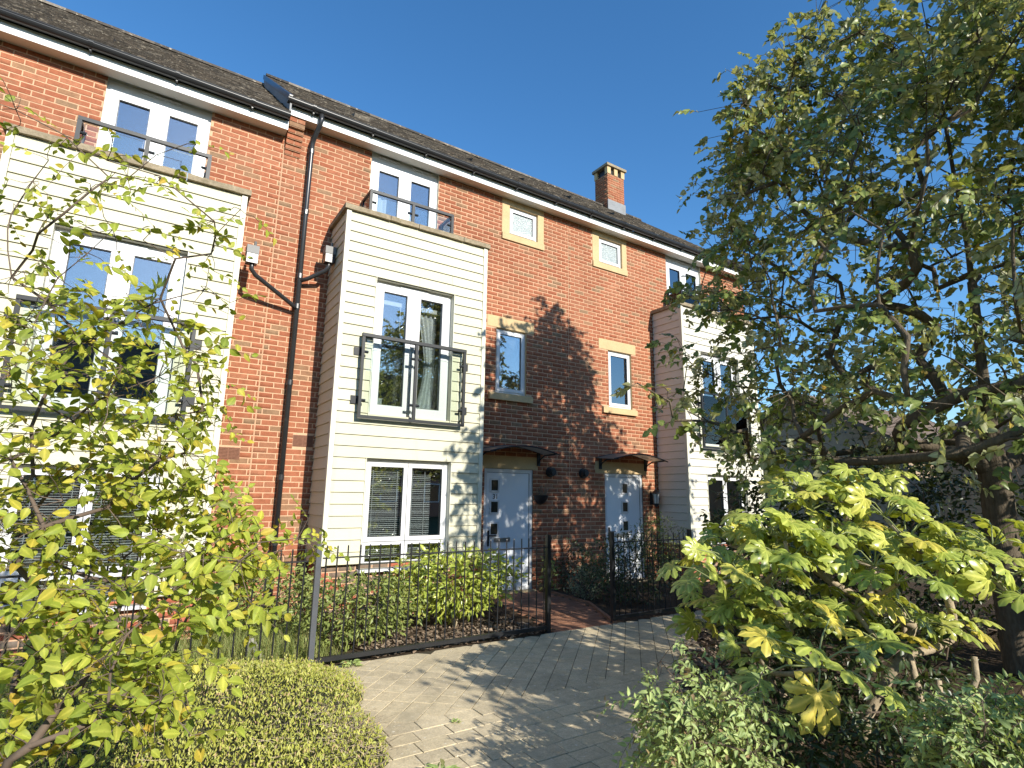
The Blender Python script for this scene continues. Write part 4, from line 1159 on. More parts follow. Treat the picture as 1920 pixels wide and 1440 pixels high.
# --- middle house, number 31 ---------------------------------------------------------------
SB = 7.075
hB = thing('terraced_house', 'middle brick terraced house, black 31 on its white front door', 'house', (2.8, 0, 0), 'houses of the brick terrace')
bx0, bx1, bz0, bz1 = .885, 3.160, .690, 5.530
B_top = (1.410, 2.615, 5.00, SB)
B_small = (3.926, 4.888)
B_win = (3.857, 4.505, 3.345, 4.520)
B_door = (3.680, 4.674, .03, 2.030)
holesB = [(bx0 + .02, bx1 - .02, 0, bz1), B_top,
          (B_small[0], B_small[1], 6.246, SB + .1), (3.66, 4.665, 4.525, 4.735), (B_win[0], B_win[1], B_win[2], 4.53),
          (3.712, 4.625, 3.215, 3.345), (B_door[0], B_door[1], 0, 2.04), (3.56, 4.775, 2.035, 2.245), (.583, .853, 2.215, 2.375)]
wB = house_shell(hB, .08, 5.50, SB, holesB)
brick_face(wB, 0.0, .085, 5.498, 0, SB, holesB, 300, shift=.04)
bayB = bay(hB, bx0, bx1, bz0, bz1, [(1.369, 2.601, 2.615, 4.622), (1.387, 2.644, .625, 2.051)], 'cladding')
plinth(hB, bx0 + .035, bx1 - .035, bz0)
fd = french_door(hB, *B_top, .045, 'trim', 0.0, handle=False, vents=2, head=.13)
c1 = curtain(fd, 1.50, 1.80, 5.05, 6.45, .28, 0.0, 3)
c2 = curtain(fd, 2.03, 2.30, 5.05, 6.30, .28, 0.0, 3)
jd = french_door(hB, 1.369, 2.601, 2.625, 4.615, -D + .085, 'trim', -D, head=.0)
curtain(jd, 2.10, 2.47, 2.66, 4.55, -D + .30, .55, 4)
MB().box(1.46, 1.95, -D + .22, -D + .25, 4.33, 4.40).box(2.03, 2.52, -D + .22, -D + .25, 4.33, 4.40).build('blind_headrail', M['curtain'], jd)
MB().tube([(1.83, -D + .21, 4.33), (1.83, -D + .21, 3.95)], .006, 5).build('blind_cord', M['curtain'], jd)
MB().box(1.52, 1.62, -D + .20, -D + .28, 2.80, 2.92).build('window_box', M['curtain'], jd)
juliet(hB, 1.205, 2.772, 2.575, 3.745, -D - .10)
gw = upvc_window(hB, 1.387, 2.644, .625, 2.045, -D + .075, mull=(1.387 + .628,), transom=.955, reveal='trim', face=-D, sill=.115)
venetian(gw, 1.45, 2.00, .74, 1.97, -D + .17)
venetian(gw, 2.03, 2.42, .74, 1.97, -D + .17)
roof_guard(hB, 1.300, 2.680, bz1 + .06, 6.135, -.45)
upvc_window(hB, 4.09, 4.745, 6.385, 6.955, .045, pane='frost', room=False)
stone_block(hB, 'window_sill', B_small[0], B_small[1], 6.246, 6.372, .030)
MB().box(B_small[0], 4.09, -.006, .06, 6.372, SB).box(4.745, B_small[1], -.006, .06, 6.372, SB).box(4.09, 4.745, -.006, .06, 6.955, SB).build('window_surround', M['stone'], hB)
upvc_window(hB, *B_win, .045, reveal='stone')
MB().box(4.00, 4.36, .12, .13, 3.45, 4.42).build('window_blind_edge', M['room'], hB)
stone_block(hB, 'lintel', 3.66, 4.665, 4.525, 4.735, .004)
stone_block(hB, 'window_sill', 3.712, 4.625, 3.215, 3.343, .055, .02)
stone_block(hB, 'lintel', 3.56, 4.775, 2.035, 2.245, .004)
front_door(hB, *B_door, number='31', glaze_x=3.90)
canopy(hB, 3.47, 4.88, 2.31)
wall_vent(hB, .583, .853, 2.215, 2.375)
flue(hB, 5.04, 2.01)
roofB, ztB, rzB = eaves_and_roof(hB, .08, 5.50, SB, -1, gutter_x0=.02, vents=(1.3, 3.58, 4.78))
# verge, corbel, downpipe and hoppers
vb = MB()
vb.prism([(-.32, ztB - .06), (-.32, ztB + .035), (RIDGE_Y, rzB + .05), (RIDGE_Y, rzB - .06)], .035, .085)
vb.build('roof_verge', M['black_pvc'], hB)
MB().prism([(-.30, ztB - .24), (-.30, ztB - .03), (RIDGE_Y, rzB - .02), (RIDGE_Y, rzB - .28)], .055, .080).build('verge_flashing', M['lead'], hB)
cb = holder('brick_corbel', hB)
for k in range(8):
    out = min(.02 + .03 * max(0, k - 0), .17) if k < 5 else .19
    z = 6.53 + k * .075
    for i, (a, c) in enumerate(((.09, .195), (.205, .31)) if k % 2 == 0 else ((.09, .31),)):
        me = MB().box(a, c, -out, .01, z + .005, z + .070)
        me.build('brick', M['brick'], cb)
    MB().box(.095, .305, -out + .008, .012, z - .004, z + .080).build('mortar_bed', M['mortar'], cb)
dp = MB()
px = .455
dp.tube([(px + .06, -.29, SB + .11), (px + .06, -.29, SB + .02), (px + .05, -.26, SB - .06), (px + .01, -.14, SB - .22), (px, -.095, SB - .30), (px, -.085, SB - .5), (px, -.085, .02)], .036, 12)
dp = dp.build('downpipe', M['black_pvc'], hB, smooth=True)
for z in (6.62, 5.62, 4.62, 4.16, 3.05, 1.75, .9):
    MB().tube([(px, -.085, z), (px, -.085, z + .07)], .042, 12).box(px - .02, px + .02, -.06, -.004, z + .02, z + .05).build('pipe_collar', M['black_pvc'], dp)
MB().tube([(px, -.085, 4.58), (px + .10, -.14, 4.62), (px + .30, -.30, 4.74), (px + .335, -.32, 4.80), (px + .335, -.32, 4.92)], .030, 10).build('branch_pipe', M['black_pvc'], dp, smooth=True)
MB().tube([(px, -.085, 4.15), (px - .10, -.15, 4.20), (px - .62, -.40, 4.42), (px - .68, -.43, 4.48), (px - .68, -.43, 4.62)], .030, 10).build('branch_pipe', M['black_pvc'], dp, smooth=True)
for x, z, y in ((.79, 4.88, -.32), (-.235, 4.58, -.43)):
    MB().box(x - .075, x + .075, y - .07, y + .07, z + .10, z + .21).build('hopper_lid', M['grey_pvc'], dp)
    MB().box(x - .068, x + .068, y - .063, y + .063, z - .03, z + .10).build('hopper', M['black_pvc'], dp)
    MB().tube([(x + .03, y + .02, z + .2), (x + .03, y + .02, z + .30)], .018, 8).build('hopper_inlet', M['grey_pvc'], dp)

# --- left house -----------------------------------------------------------------------------
DZ = -.222
SA = 6.815
hA = thing('terraced_house', 'left brick terraced house behind the yellow-green shrub, eaves a step lower', 'house', (-2.6, 0, 0), 'houses of the brick terrace')
ax0, ax1 = -2.720, -.414
A_top = (-2.083, -.888, 4.78, SA)
holesA = [(ax0 + .02, ax1 - .02, 0, bz1 + DZ), A_top, (-.342, -.068, 2.0, 2.155), (-4.65, -3.65, 0, 1.82)]
wA = house_shell(hA, -5.40, .078, SA, holesA)
brick_face(wA, 0.0, -5.40, .076, 0, SA, holesA, 300, shift=.04)
bay(hA, ax0, ax1, bz0 + DZ, bz1 + DZ, [(-2.215, -.966, 2.39, 4.40), (-2.20, -.936, .40, 1.829)], 'cladding')
plinth(hA, ax0 + .035, ax1 - .035, bz0 + DZ)
fd = french_door(hA, *A_top, .045, 'trim', 0.0, handle=False, vents=1, head=.10)
curtain(fd, -1.30, -1.02, 4.85, 5.95, .26, 0.0, 4)
jd = french_door(hA, -2.215, -.966, 2.40, 4.393, -D + .085, 'trim', -D)
juliet(hA, -2.37, -.80, 2.355, 3.525, -D - .10)
gw = upvc_window(hA, -2.20, -.936, .405, 1.823, -D + .075, mull=(-1.57,), transom=.735, reveal='trim', face=-D, sill=.115)
venetian(gw, -2.13, -1.60, .5, 1.75, -D + .17)
venetian(gw, -1.54, -1.01, .5, 1.75, -D + .17)
roof_guard(hA, -2.215, -.86, bz1 + DZ + .06, 5.90, -.45)
front_door(hA, -4.65, -3.65, -.15, 1.81, glaze_x=-4.2)
wall_vent(hA, -.342, -.068, 2.0, 2.155)
eaves_and_roof(hA, -5.40, .076, SA, -4.6, vents=(-2.27,))

# --- right house ----------------------------------------------------------------------------
hC = thing('terraced_house', 'right brick terraced house with the chimney, half hidden by the tree', 'house', (8.3, 0, 0), 'houses of the brick terrace')
cx0, cx1 = 7.87, 10.32
C_top = (8.37, 9.58, 5.00, SB)
C_small = (6.142, 7.118)
C_win = (6.524, 7.173, 3.345, 4.520)
C_door = (6.375, 7.40, .03, 2.030)
holesC = [(cx0 + .02, cx1 - .02, 0, bz1), C_top,
          (C_small[0], C_small[1], 6.246, SB + .1), (6.275, 7.306, 4.525, 4.735), (C_win[0], C_win[1], C_win[2], 4.53),
          (6.335, 7.265, 3.215, 3.345), (C_door[0], C_door[1], 0, 2.04), (6.134, 7.52, 2.035, 2.245)]
wC = house_shell(hC, 5.502, 11.25, SB, holesC)
brick_face(wC, 0.0, 5.504, 11.25, 0, SB, holesC, 300, shift=.04)
bay(hC, cx0, cx1, bz0, bz1, [(8.43, 9.70, 2.615, 4.622), (8.44, 9.72, .625, 2.051)], 'cladding_pale')
plinth(hC, cx0 + .035, cx1 - .035, bz0)
fd = french_door(hC, *C_top, .045, 'trim', 0.0, handle=False, vents=1, head=.13)
MB().box(8.45, 8.93, .24, .25, 5.05, 6.85).build('pale_blind', M['curtain'], fd)
jd = french_door(hC, 8.43, 9.70, 2.625, 4.615, -D + .085, 'trim', -D)
curtain(jd, 9.35, 9.62, 2.66, 4.55, -D + .30, 0.0, 4)
juliet(hC, 8.28, 9.85, 2.575, 3.745, -D - .10)
upvc_window(hC, 8.44, 9.72, .625, 2.045, -D + .075, mull=(9.08,), transom=.955, reveal='trim', face=-D, sill=.115)
roof_guard(hC, 8.31, 9.69, bz1 + .06, 6.135, -.45)
upvc_window(hC, 6.325, 6.985, 6.385, 6.955, .045, pane='frost', room=False)
stone_block(hC, 'window_sill', C_small[0], C_small[1], 6.246, 6.372, .030)
MB().box(C_small[0], 6.325, -.006, .06, 6.372, SB).box(6.985, C_small[1], -.006, .06, 6.372, SB).box(6.325, 6.985, -.006, .06, 6.955, SB).build('window_surround', M['stone'], hC)
upvc_window(hC, *C_win, .045, reveal='stone')
stone_block(hC, 'lintel', 6.275, 7.306, 4.525, 4.735, .004)
stone_block(hC, 'window_sill', 6.335, 7.265, 3.215, 3.343, .055, .02)
stone_block(hC, 'lintel', 6.134, 7.52, 2.035, 2.245, .004)
front_door(hC, *C_door, glaze_x=6.925)
canopy(hC, 6.15, 7.58, 2.31)
flue(hC, 5.81, 2.01)
eaves_and_roof(hC, 5.502, 11.25, SB, -1, vents=(5.99, 7.26))
ch = MB().box(9.67, 10.34, 3.22, 3.78, 9.6, 11.28).build('chimney', M['mortar'], hC)
brick_face(ch, 3.212, 9.665, 10.345, 9.6, 11.27, [], 0, mass='chimney_bricks')
brick_face(ch, 0, -3.785, -3.215, 9.6, 11.27, [], 0, mass='chimney_bricks', plane='left', x=9.662)
for x, y in ((9.65, 3.20), (10.22, 3.20), (9.65, 3.68), (10.22, 3.68), (9.935, 3.20)):
    MB().box(x, x + .14, y, y + .12, 11.28, 11.52).build('chimney_pier', M['stone'], ch)
MB().box(9.60, 10.41, 3.15, 3.85, 11.52, 11.60).build('chimney_cap', M['coping'], ch)
MB().box(9.72, 10.29, 3.27, 3.73, 11.28, 11.5).build('chimney_flue', M['lamp_black'], ch)
MB().box(9.64, 10.37, 3.19, 3.21, 10.0, 10.40).build('chimney_flashing', M['lead'], ch)

# ------------------------------------------------------------------ fences
def fence(name, label, x0, x1, posts, top, rail, bar_from, group='black metal garden fences', y=-2.5, post_mat='fence'):
    f = thing(name, label, 'fence', ((x0 + x1) / 2, y, 0), group)
    for x, pm in posts:
        MB().box(x - .025, x + .025, y - .025, y + .025, -.02, top + .035).build('fence_post', M[pm], f)
    MB().box(x0, x1, y - .020, y + .020, rail - .006, rail + .006).build('top_rail', M['fence'], f)
    MB().box(x0, x1, y - .020, y + .020, .045, .085).build('bottom_rail', M['fence'], f)
    me = bpy.data.meshes.new('bar')
    mb = MB().tube([(0, 0, .05), (0, 0, top - .01), (0, 0, top)], [.0075, .0075, .005], 6)
    me.from_pydata(mb.v, [], mb.f)
    me.materials.append(M['fence'])
    x = bar_from
    while x < x1 - .03:
        o = bpy.data.objects.new('bar', me)
        o.location = (x, y, 0)
        o.rotation_euler = (RND.gauss(0, .006), RND.gauss(0, .006), 0)
        COL.objects.link(o)
        attach(o, f)
        x += .1085
    return f


fence('fence_panel', 'black barred fence in front of the bright glossy bush, left of the gate gap', .44, 3.11,
      [(3.13, 'fence')], 1.09, .975, .467)
fence('fence_panel', 'black barred fence with a grey end post, running behind the yellow-green shrub', -4.8, .37,
      [(.395, 'post'), (-2.3, 'fence'), (-4.8, 'fence')], 1.07, .955, -4.72)
fence('fence_panel', 'short black barred fence before the dark shaded bush, right of the gate gap', 4.20, 5.70,
      [(4.18, 'fence'), (5.72, 'fence')], 1.10, 1.0, 4.29)

# ------------------------------------------------------------------ small things on and by the wall
wb = thing('wall_basket', 'dark half-round wall basket with dry plants beside door 31', 'basket', (4.82, -.02, 1.45))
n = 10
bk = MB()
rings = []
for r, z in ((.15, 1.595), (.14, 1.56), (.115, 1.51), (.07, 1.455), (.02, 1.43)):
    rings.append([(4.82 + r * math.cos(math.pi * i / n), -.012 - r * math.sin(math.pi * i / n), z) for i in range(n + 1)])
for q in rings:
    bk.v += q
for j in range(len(rings) - 1):
    for i in range(n):
        k = j * (n + 1) + i
        bk.f.append((k, k + 1, k + n + 2, k + n + 1))
bk.build('basket_bowl', M['lamp_black'], wb)
bk = MB()
for _ in range(46):
    a = RND.uniform(0, math.pi)
    r = RND.uniform(.02, .12)
    p = Vector((4.82 + r * math.cos(a), -.02 - r * math.sin(a), 1.57))
    e = p + Vector((RND.uniform(-.12, .12), RND.uniform(-.08, .02), RND.uniform(.08, .26)))
    bk.tube([p, (p + e) / 2 + Vector((0, 0, .03)), e], [.003, .0025, .001], 3)
bk.build('dry_stems', M['bark_chip'], wb, kind='stuff')

lt = thing('wall_lantern', 'black carriage lantern on the brick beside the right-hand door', 'lantern', (7.63, 0, 1.4))
lx, ly, lz = 7.63, -.13, 1.42
MB().box(lx - .035, lx + .035, -.02, -.003, lz + .02, lz + .26).tube([(lx, -.02, lz + .06), (lx, -.08, lz + .02), (lx, ly, lz + .03)], .010, 6).build('wall_plate', M['lamp_black'], lt)
MB().tube([(lx, ly, lz - .03), (lx, ly, lz + .0), (lx, ly, lz + .045)], [.012, .045, .06], 6).build('lantern_base', M['lamp_black'], lt)
MB().tube([(lx, ly, lz + .045), (lx, ly, lz + .235)], [.052, .074], 6).build('lantern_glass', M['lamp_glass'], lt)
fr = MB()
for k in range(6):
    a = math.pi * k / 3
    fr.tube([(lx + .054 * math.cos(a), ly + .054 * math.sin(a), lz + .045), (lx + .077 * math.cos(a), ly + .077 * math.sin(a), lz + .235)], .006, 4)
fr.build('lantern_frame', M['lamp_black'], lt)
MB().tube([(lx, ly, lz + .235), (lx, ly, lz + .25), (lx, ly, lz + .30), (lx, ly, lz + .325), (lx, ly, lz + .35)], [.088, .085, .035, .02, .006], 6).build('lantern_roof', M['lamp_black'], lt)

pk = MB()
pk.v += [(-.03, -2.02, .0), (.11, -2.06, .0), (.02, -2.10, .0), (-.10, -1.95, .20), (-.02, -1.98, .21), (-.07, -2.03, .20), (-.10, -1.98, 0.0)]
pk.f += [(0, 1, 4, 3), (1, 2, 5, 4), (3, 4, 5), (2, 6, 5), (6, 0, 3, 5)]
o = pk.build('garden_board', M['plank'])
o['label'] = 'weathered grey board leaning in the long grass behind the fence'
o['category'] = 'board'


# ------------------------------------------------------------------ foliage helpers
def ovate(width=.5, fold=.10, droop=.18, curl=0.0):
    w = width / 2
    ys = (0, .30, .66, 1.0)
    V = [(0, y, -droop * y * y) for y in ys]
    V += [(-w, ys[1], fold - droop * .09 + curl), (-w * .78, ys[2], fold * .8 - droop * .43), (w, ys[1], fold - droop * .09 - curl), (w * .78, ys[2], fold * .8 - droop * .43)]
    F = [(0, 1, 4), (1, 2, 5), (1, 5, 4), (2, 3, 5), (1, 0, 6), (2, 1, 7), (7, 1, 6), (3, 2, 7)]
    return np.array(V, float), np.array(F), np.array([1, 1, 1, 1, 0, 0, 0, 0])


def ovate_fine(width=.6, fold=.10, droop=.18, curl=0.0, twist=0.0):
    w = width / 2
    ys = (0, .16, .40, .68, .88, 1.0)
    ws = (0, .62, 1.0, .78, .38, 0)
    V = [(0, y, -droop * y * y) for y in ys]
    for sg in (-1, 1):
        for y, k in zip(ys[1:5], ws[1:5]):
            V.append((sg * w * k, y - .02, fold * k - droop * y * y + sg * curl * y + twist * sg * k * (y - .5)))
    F = []
    for a, o in ((0, 6), (1, 10)):
        m = [0, 1, 2, 3, 4, 5]
        e = [o, o + 1, o + 2, o + 3]
        T = [(m[0], m[1], e[0]), (m[4], m[5], e[3])]
        for j in range(3):
            T += [(m[j + 1], m[j + 2], e[j + 1]), (m[j + 1], e[j + 1], e[j])]
        F += T if a == 0 else [t[::-1] for t in T]
    return np.array(V, float), np.array(F), np.array([1] * 6 + [0] * 8)


def heart(width=.9, fold=.06, droop=.15):
    w = width / 2
    V = [(0, 0, 0), (0, .45, -droop * .2), (0, 1.0, -droop), (-w * .75, .02, fold), (-w, .35, fold), (-w * .6, .72, fold * .4 - droop * .5),
         (w * .75, .02, fold), (w, .35, fold), (w * .6, .72, fold * .4 - droop * .5)]
    F = [(0, 4, 3), (0, 1, 4), (1, 5, 4), (1, 2, 5), (0, 6, 7), (0, 7, 1), (1, 7, 8), (1, 8, 2)]
    return np.array(V, float), np.array(F), np.array([1, 1, 1] + [0] * 6)


def diamond(width=.5, fold=.12):
    w = width / 2
    return np.array([(0, 0, 0), (0, 1, -.1), (-w, .45, fold), (w, .45, fold)], float), np.array([(0, 1, 2), (1, 0, 3)]), np.array([1, 1, 0, 0])


def palmate(seed=0):
    r = random.Random(seed)
    n = 8
    span = math.radians(285)
    lob = []
    V = [(0, 0, 0.0)]
    F = []
    ve = [1]

    def pt(rad, a, z, rib=0):
        ve.append(rib)
        V.append((rad * math.sin(a), rad * math.cos(a), z - .20 * rad * rad + r.uniform(-.02, .02)))
        return len(V) - 1
    st = span / n
    val = []
    for i in range(n + 1):
        a = -span / 2 + i * st
        end = i in (0, n)
        val.append(pt(.16 if end else .31 - .07 * abs(i - n / 2) / (n / 2), a, .0))
    for i in range(n):
        a = -span / 2 + (i + .5) * st
        t = abs(i - (n - 1) / 2) / ((n - 1) / 2)
        Ln = 1.0 - .42 * t ** 1.5 + r.uniform(-.05, .05)
        m = pt(.42 * Ln, a, .07, 1)
        m2 = pt(.74 * Ln, a, .055, 1)
        tip = pt(Ln, a + r.uniform(-.04, .04), -.05, 1)
        side = []
        for sg in (-1, 1):
            side.append([pt(.50 * Ln, a + sg * st * .40, .0), pt(.66 * Ln, a + sg * st * .52, -.02), pt(.73 * Ln, a + sg * st * .40, .01),
                         pt(.86 * Ln, a + sg * st * .33, -.03)])
        vl, vr = val[i], val[i + 1]
        A, B = side
        F += [(0, m, vl), (0, vr, m), (m, A[0], vl), (m, vr, B[0]), (m, m2, A[1]), (m, A[1], A[0]), (m, B[1], m2), (m, B[0], B[1]),
              (m2, A[2], A[1]), (m2, B[1], B[2]), (m2, A[3], A[2]), (m2, B[2], B[3]), (m2, tip, A[3]), (m2, B[3], tip)]
    F = [tuple(reversed(f)) for f in F]
    return np.array(V, float), np.array(F), np.array(ve, float)


def unit(a):
    return a / np.maximum(np.linalg.norm(a, axis=-1, keepdims=True), 1e-9)


def frames(dirs, nrm):
    Y = unit(dirs)
    Z = unit(nrm - Y * (nrm * Y).sum(-1, keepdims=True))
    X = np.cross(Y, Z)
    return X, Y, Z


def foliage(plant, pos, dirs, nrm, size, tmpls, mat, n_single=0, part='leaf', mass='foliage'):
    pos, dirs, nrm, size = map(np.asarray, (pos, dirs, nrm, size))
    single = np.zeros(len(pos), bool)
    if n_single:
        px, py, dep = in_view(pos)
        ok = (dep > .3) & (px > 0) & (px < 1920) & (py > 0) & (py < 1440)
        cell = (px // 22).astype(int) * 1000 + (py // 22).astype(int)
        order = np.lexsort((dep, cell))
        first = np.zeros(len(pos), bool)
        last = None
        for i in order:
            if not ok[i]:
                continue
            if cell[i] != last:
                first[i] = True
                last = cell[i]
        score = np.where(ok, size / np.maximum(dep, .1), 0) * np.where(first, 10, .1)
        idx = np.argsort(-score)[:n_single]
        single[idx[score[idx] > 0]] = True
        X, Y, Z = frames(dirs, nrm)
        ms = []
        for V, F, ve in tmpls:
            me = mesh_np(part, V, F, ve)
            me.materials.append(mat)
            ms.append(me)
        for i in np.where(single)[0]:
            o = bpy.data.objects.new(part, ms[int(i) % len(ms)])
            s = size[i]
            Mx = Matrix.Identity(4)
            for r in range(3):
                Mx[r][0], Mx[r][1], Mx[r][2], Mx[r][3] = X[i][r] * s, Y[i][r] * s, Z[i][r] * s, pos[i][r]
            COL.objects.link(o)
            o.parent = plant
            o.matrix_parent_inverse = Matrix.Translation(-Vector(plant['base']))
            o.matrix_basis = Mx
    rest = np.where(~single)[0]
    if len(rest):
        Vs, Fs, As, off = [], [], [], 0
        for k, (V, F, ve) in enumerate(tmpls):
            q = rest[rest % len(tmpls) == k]
            if not len(q):
                continue
            X, Y, Z = frames(dirs[q], nrm[q])
            s = size[q][:, None, None]
            P = pos[q][:, None, :] + s * (V[None, :, 0:1] * X[:, None, :] + V[None, :, 1:2] * Y[:, None, :] + V[None, :, 2:3] * Z[:, None, :])
            FF = F[None] + (np.arange(len(q)) * len(V))[:, None, None] + off
            Vs.append(P.reshape(-1, 3))
            Fs.append(FF.reshape(-1, 3))
            As.append(np.tile(ve, len(q)))
            off += len(q) * len(V)
        link(mass, mesh_np(mass, np.concatenate(Vs), np.concatenate(Fs), np.concatenate(As)), mat, plant, kind='stuff')


def grow(starts, tips, step=.22, wander=.04, sag=0.0, max_up=.3, rnd=NPR):
    """branch skeleton: every tip joins the nearest earlier node that lies below or beside it"""
    P = [np.array(s[0], float) for s in starts]
    par = [s[1] for s in starts]
    c = np.array(starts[0][0], float)
    tips = sorted([np.array(t, float) for t in tips], key=lambda t: np.linalg.norm((t - c) * (1, 1, .7)))
    ends = []
    for t in tips:
        A = np.array(P)
        d = np.linalg.norm(A - t, axis=1) + np.maximum(0, A[:, 2] - t[2] + .02) * 2.2
        i = int(np.argmin(d))
        a = P[i]
        ln = np.linalg.norm(t - a)
        k = max(1, int(ln / step))
        last = i
        bow = rnd.normal(0, wander * ln, 3)
        for j in range(1, k + 1):
            s = j / k
            q = a + (t - a) * s + bow * math.sin(math.pi * s) - np.array([0, 0, sag * ln * math.sin(math.pi * s)])
            P.append(q)
            par.append(last)
            last = len(P) - 1
        ends.append(last)
    return np.array(P), par, ends


def wood(plant, name, P, par, ends, mat, scale, expo=.48, sides=6, rmax=9, smooth=True):
    cnt = np.zeros(len(P))
    for e in ends:
        cnt[e] += 1
    for i in range(len(P) - 1, -1, -1):
        if par[i] >= 0:
            cnt[par[i]] += cnt[i]
    rad = np.minimum(scale * np.maximum(cnt, .5) ** expo, rmax)
    kids = {}
    for i, p in enumerate(par):
        if p >= 0:
            kids.setdefault(p, []).append(i)
    mb = MB()
    done = set()
    stack = [i for i, p in enumerate(par) if p < 0]
    heads = [(i, None) for i in stack]
    while heads:
        i, frm = heads.pop()
        chain = [] if frm is None else [frm]
        cur = i
        while True:
            chain.append(cur)
            ks = kids.get(cur, [])
            if not ks:
                break
            ks = sorted(ks, key=lambda k: -cnt[k])
            for k in ks[1:]:
                heads.append((k, cur))
            cur = ks[0]
        if len(chain) > 1 and cnt[chain[-1]] > 0:
            rr = [rad[k] for k in chain]
            if frm is not None:
                rr[0] = min(rr[0], rr[1] * 1.25)
            big = max(rr) > .03
            mb.tube([tuple(P[k]) for k in chain], rr, sides + (4 if big else 0) if max(rr) > .008 else 4, cap=False)
    return mb.build(name, mat, plant, smooth=smooth), rad


SUN_N = np.array(SUN)


def sprig_leaves(centers, radius, count, size, up=.6, sunward=.35, out_from=None, flat=.7, droop=.25, vary=.35):
    """leaves scattered round twig ends, blades turned up and towards the light"""
    pos, dr, nm, sz = [], [], [], []
    for c in centers:
        k = max(1, int(NPR.poisson(count * NPR.uniform(1 - vary, 1 + vary))))
        off = unit(NPR.normal(size=(k, 3))) * (radius * NPR.random((k, 1)) ** .5)
        off[:, 2] *= flat
        pos.append(c + off)
        d = unit(off) + NPR.normal(0, .5, (k, 3))
        if out_from is not None:
            d += unit(c - out_from) * .5
        d[:, 2] -= droop
        dr.append(unit(d))
        n = NPR.normal(0, .55, (k, 3)) + np.array([0, 0, up]) + SUN_N * sunward
        nm.append(unit(n))
        sz.append(NPR.uniform(size[0], size[1], k))
    return np.concatenate(pos), np.concatenate(dr), np.concatenate(nm), np.concatenate(sz)


def sprays(centers, n, spread, leaves, length, size, up=.5, sunward=.5, out_from=None, outward=.5, droop=.2, jit=.35, vary=.5, flat=.8):
    """leaves set alternately along short side twigs; returns leaf arrays and the twig lines"""
    C_ = []
    for c in centers:
        C_ += [c] * max(1, int(NPR.poisson(n * NPR.uniform(1 - vary, 1 + vary))))
    C_ = np.array(C_)
    S = len(C_)
    off = NPR.normal(0, 1, (S, 3)) * spread
    off[:, 2] *= flat
    O = C_ + off
    t = NPR.normal(0, .8, (S, 3)) + unit(off) * .5
    if out_from is not None:
        t += unit(C_ - out_from) * outward
    t[:, 2] = t[:, 2] * .6 - droop
    t = unit(t)
    N = NPR.normal(0, .40, (S, 3)) + np.array([0, 0, up]) + SUN_N * sunward
    N = unit(N - t * (N * t).sum(-1, keepdims=True))
    side = np.cross(t, N)
    ln = length * NPR.uniform(.6, 1.25, (S, 1))
    pos, dr, nm, sz = [], [], [], []
    for k in range(leaves):
        keep = NPR.random(S) > .14
        s = (k + .7) / leaves
        last = k == leaves - 1
        sg = 0 if last else (1 if k % 2 else -1)
        p = O + t * ln * s - np.array([0, 0, 1.0]) * (ln * s * s * .25)
        d = t * (.55 if not last else 1) + side * sg * .85 + NPR.normal(0, .22, (S, 3)) - np.array([0, 0, .12])
        q = N + NPR.normal(0, jit, (S, 3))
        pos.append(p[keep]); dr.append(unit(d)[keep]); nm.append(unit(q)[keep])
        sz.append((NPR.uniform(size[0], size[1], S) * (1.12 - .35 * abs(s - .5)))[keep])
    tw = [(O[i], O[i] + t[i] * ln[i] * .5 - np.array([0, 0, ln[i, 0] * .06]), O[i] + t[i] * ln[i] - np.array([0, 0, ln[i, 0] * .25])) for i in range(S)]
    return (np.concatenate(pos), np.concatenate(dr), np.concatenate(nm), np.concatenate(sz)), tw


def twig_mesh(plant, P, twigs, mat, r=.0022, name='twigs'):
    mb = MB()
    for o, m, e in twigs:
        i = int(np.argmin(((P - o) ** 2).sum(1)))
        a = P[i]
        if np.linalg.norm(a - o) < .55:
            mb.tube([tuple(a), tuple((a + o) / 2 + NPR.normal(0, .008, 3)), tuple(o), tuple(m), tuple(e)], [r * 1.3, r * 1.1, r, r * .8, r * .4], 3, cap=False)
        else:
            mb.tube([tuple(o), tuple(m), tuple(e)], [r, r * .8, r * .4], 3, cap=False)
    mb.build(name, mat, plant, kind='stuff')


def ellipsoid_points(c, r, n, shell=.55, zmin=.03):
    out = []
    while len(out) < n:
        d = unit(NPR.normal(size=3))
        q = np.array(c) + d * np.array(r) * (1 - shell * NPR.random() ** 1.6) * (1 + .12 * math.sin(7 * d[0] + 3 * d[2]) * math.cos(5 * d[1]))
        if q[2] > zmin:
            out.append(q)
    return np.array(out)


def bush(name, label, c, r, n, leafmat, size, tmpls, cat='bush', group=None, n_single=0, stems=14, count=5, rad=.07, up=.5, sunward=.5, stem_mat='twig', stem_r=.0035):
    base = (c[0], c[1], 0)
    b = thing(name, label, cat, base, group)
    tips = ellipsoid_points(c, r, n)
    starts = [((c[0] + NPR.normal(0, r[0] * .15), c[1] + NPR.normal(0, r[1] * .15), .0), -1) for _ in range(max(2, stems // 3))]
    sub = tips[NPR.permutation(len(tips))[:max(stems * 4, 20)]]
    P, par, ends = grow(starts, sub, .12, .05)
    wood(b, 'stems', P, par, ends, M[stem_mat], stem_r, .42, 4)
    pos, dr, nm, sz = sprig_leaves(tips, rad, count, size, up, sunward, np.array(c))
    foliage(b, pos, dr, nm, sz, tmpls, leafmat, n_single)
    return b

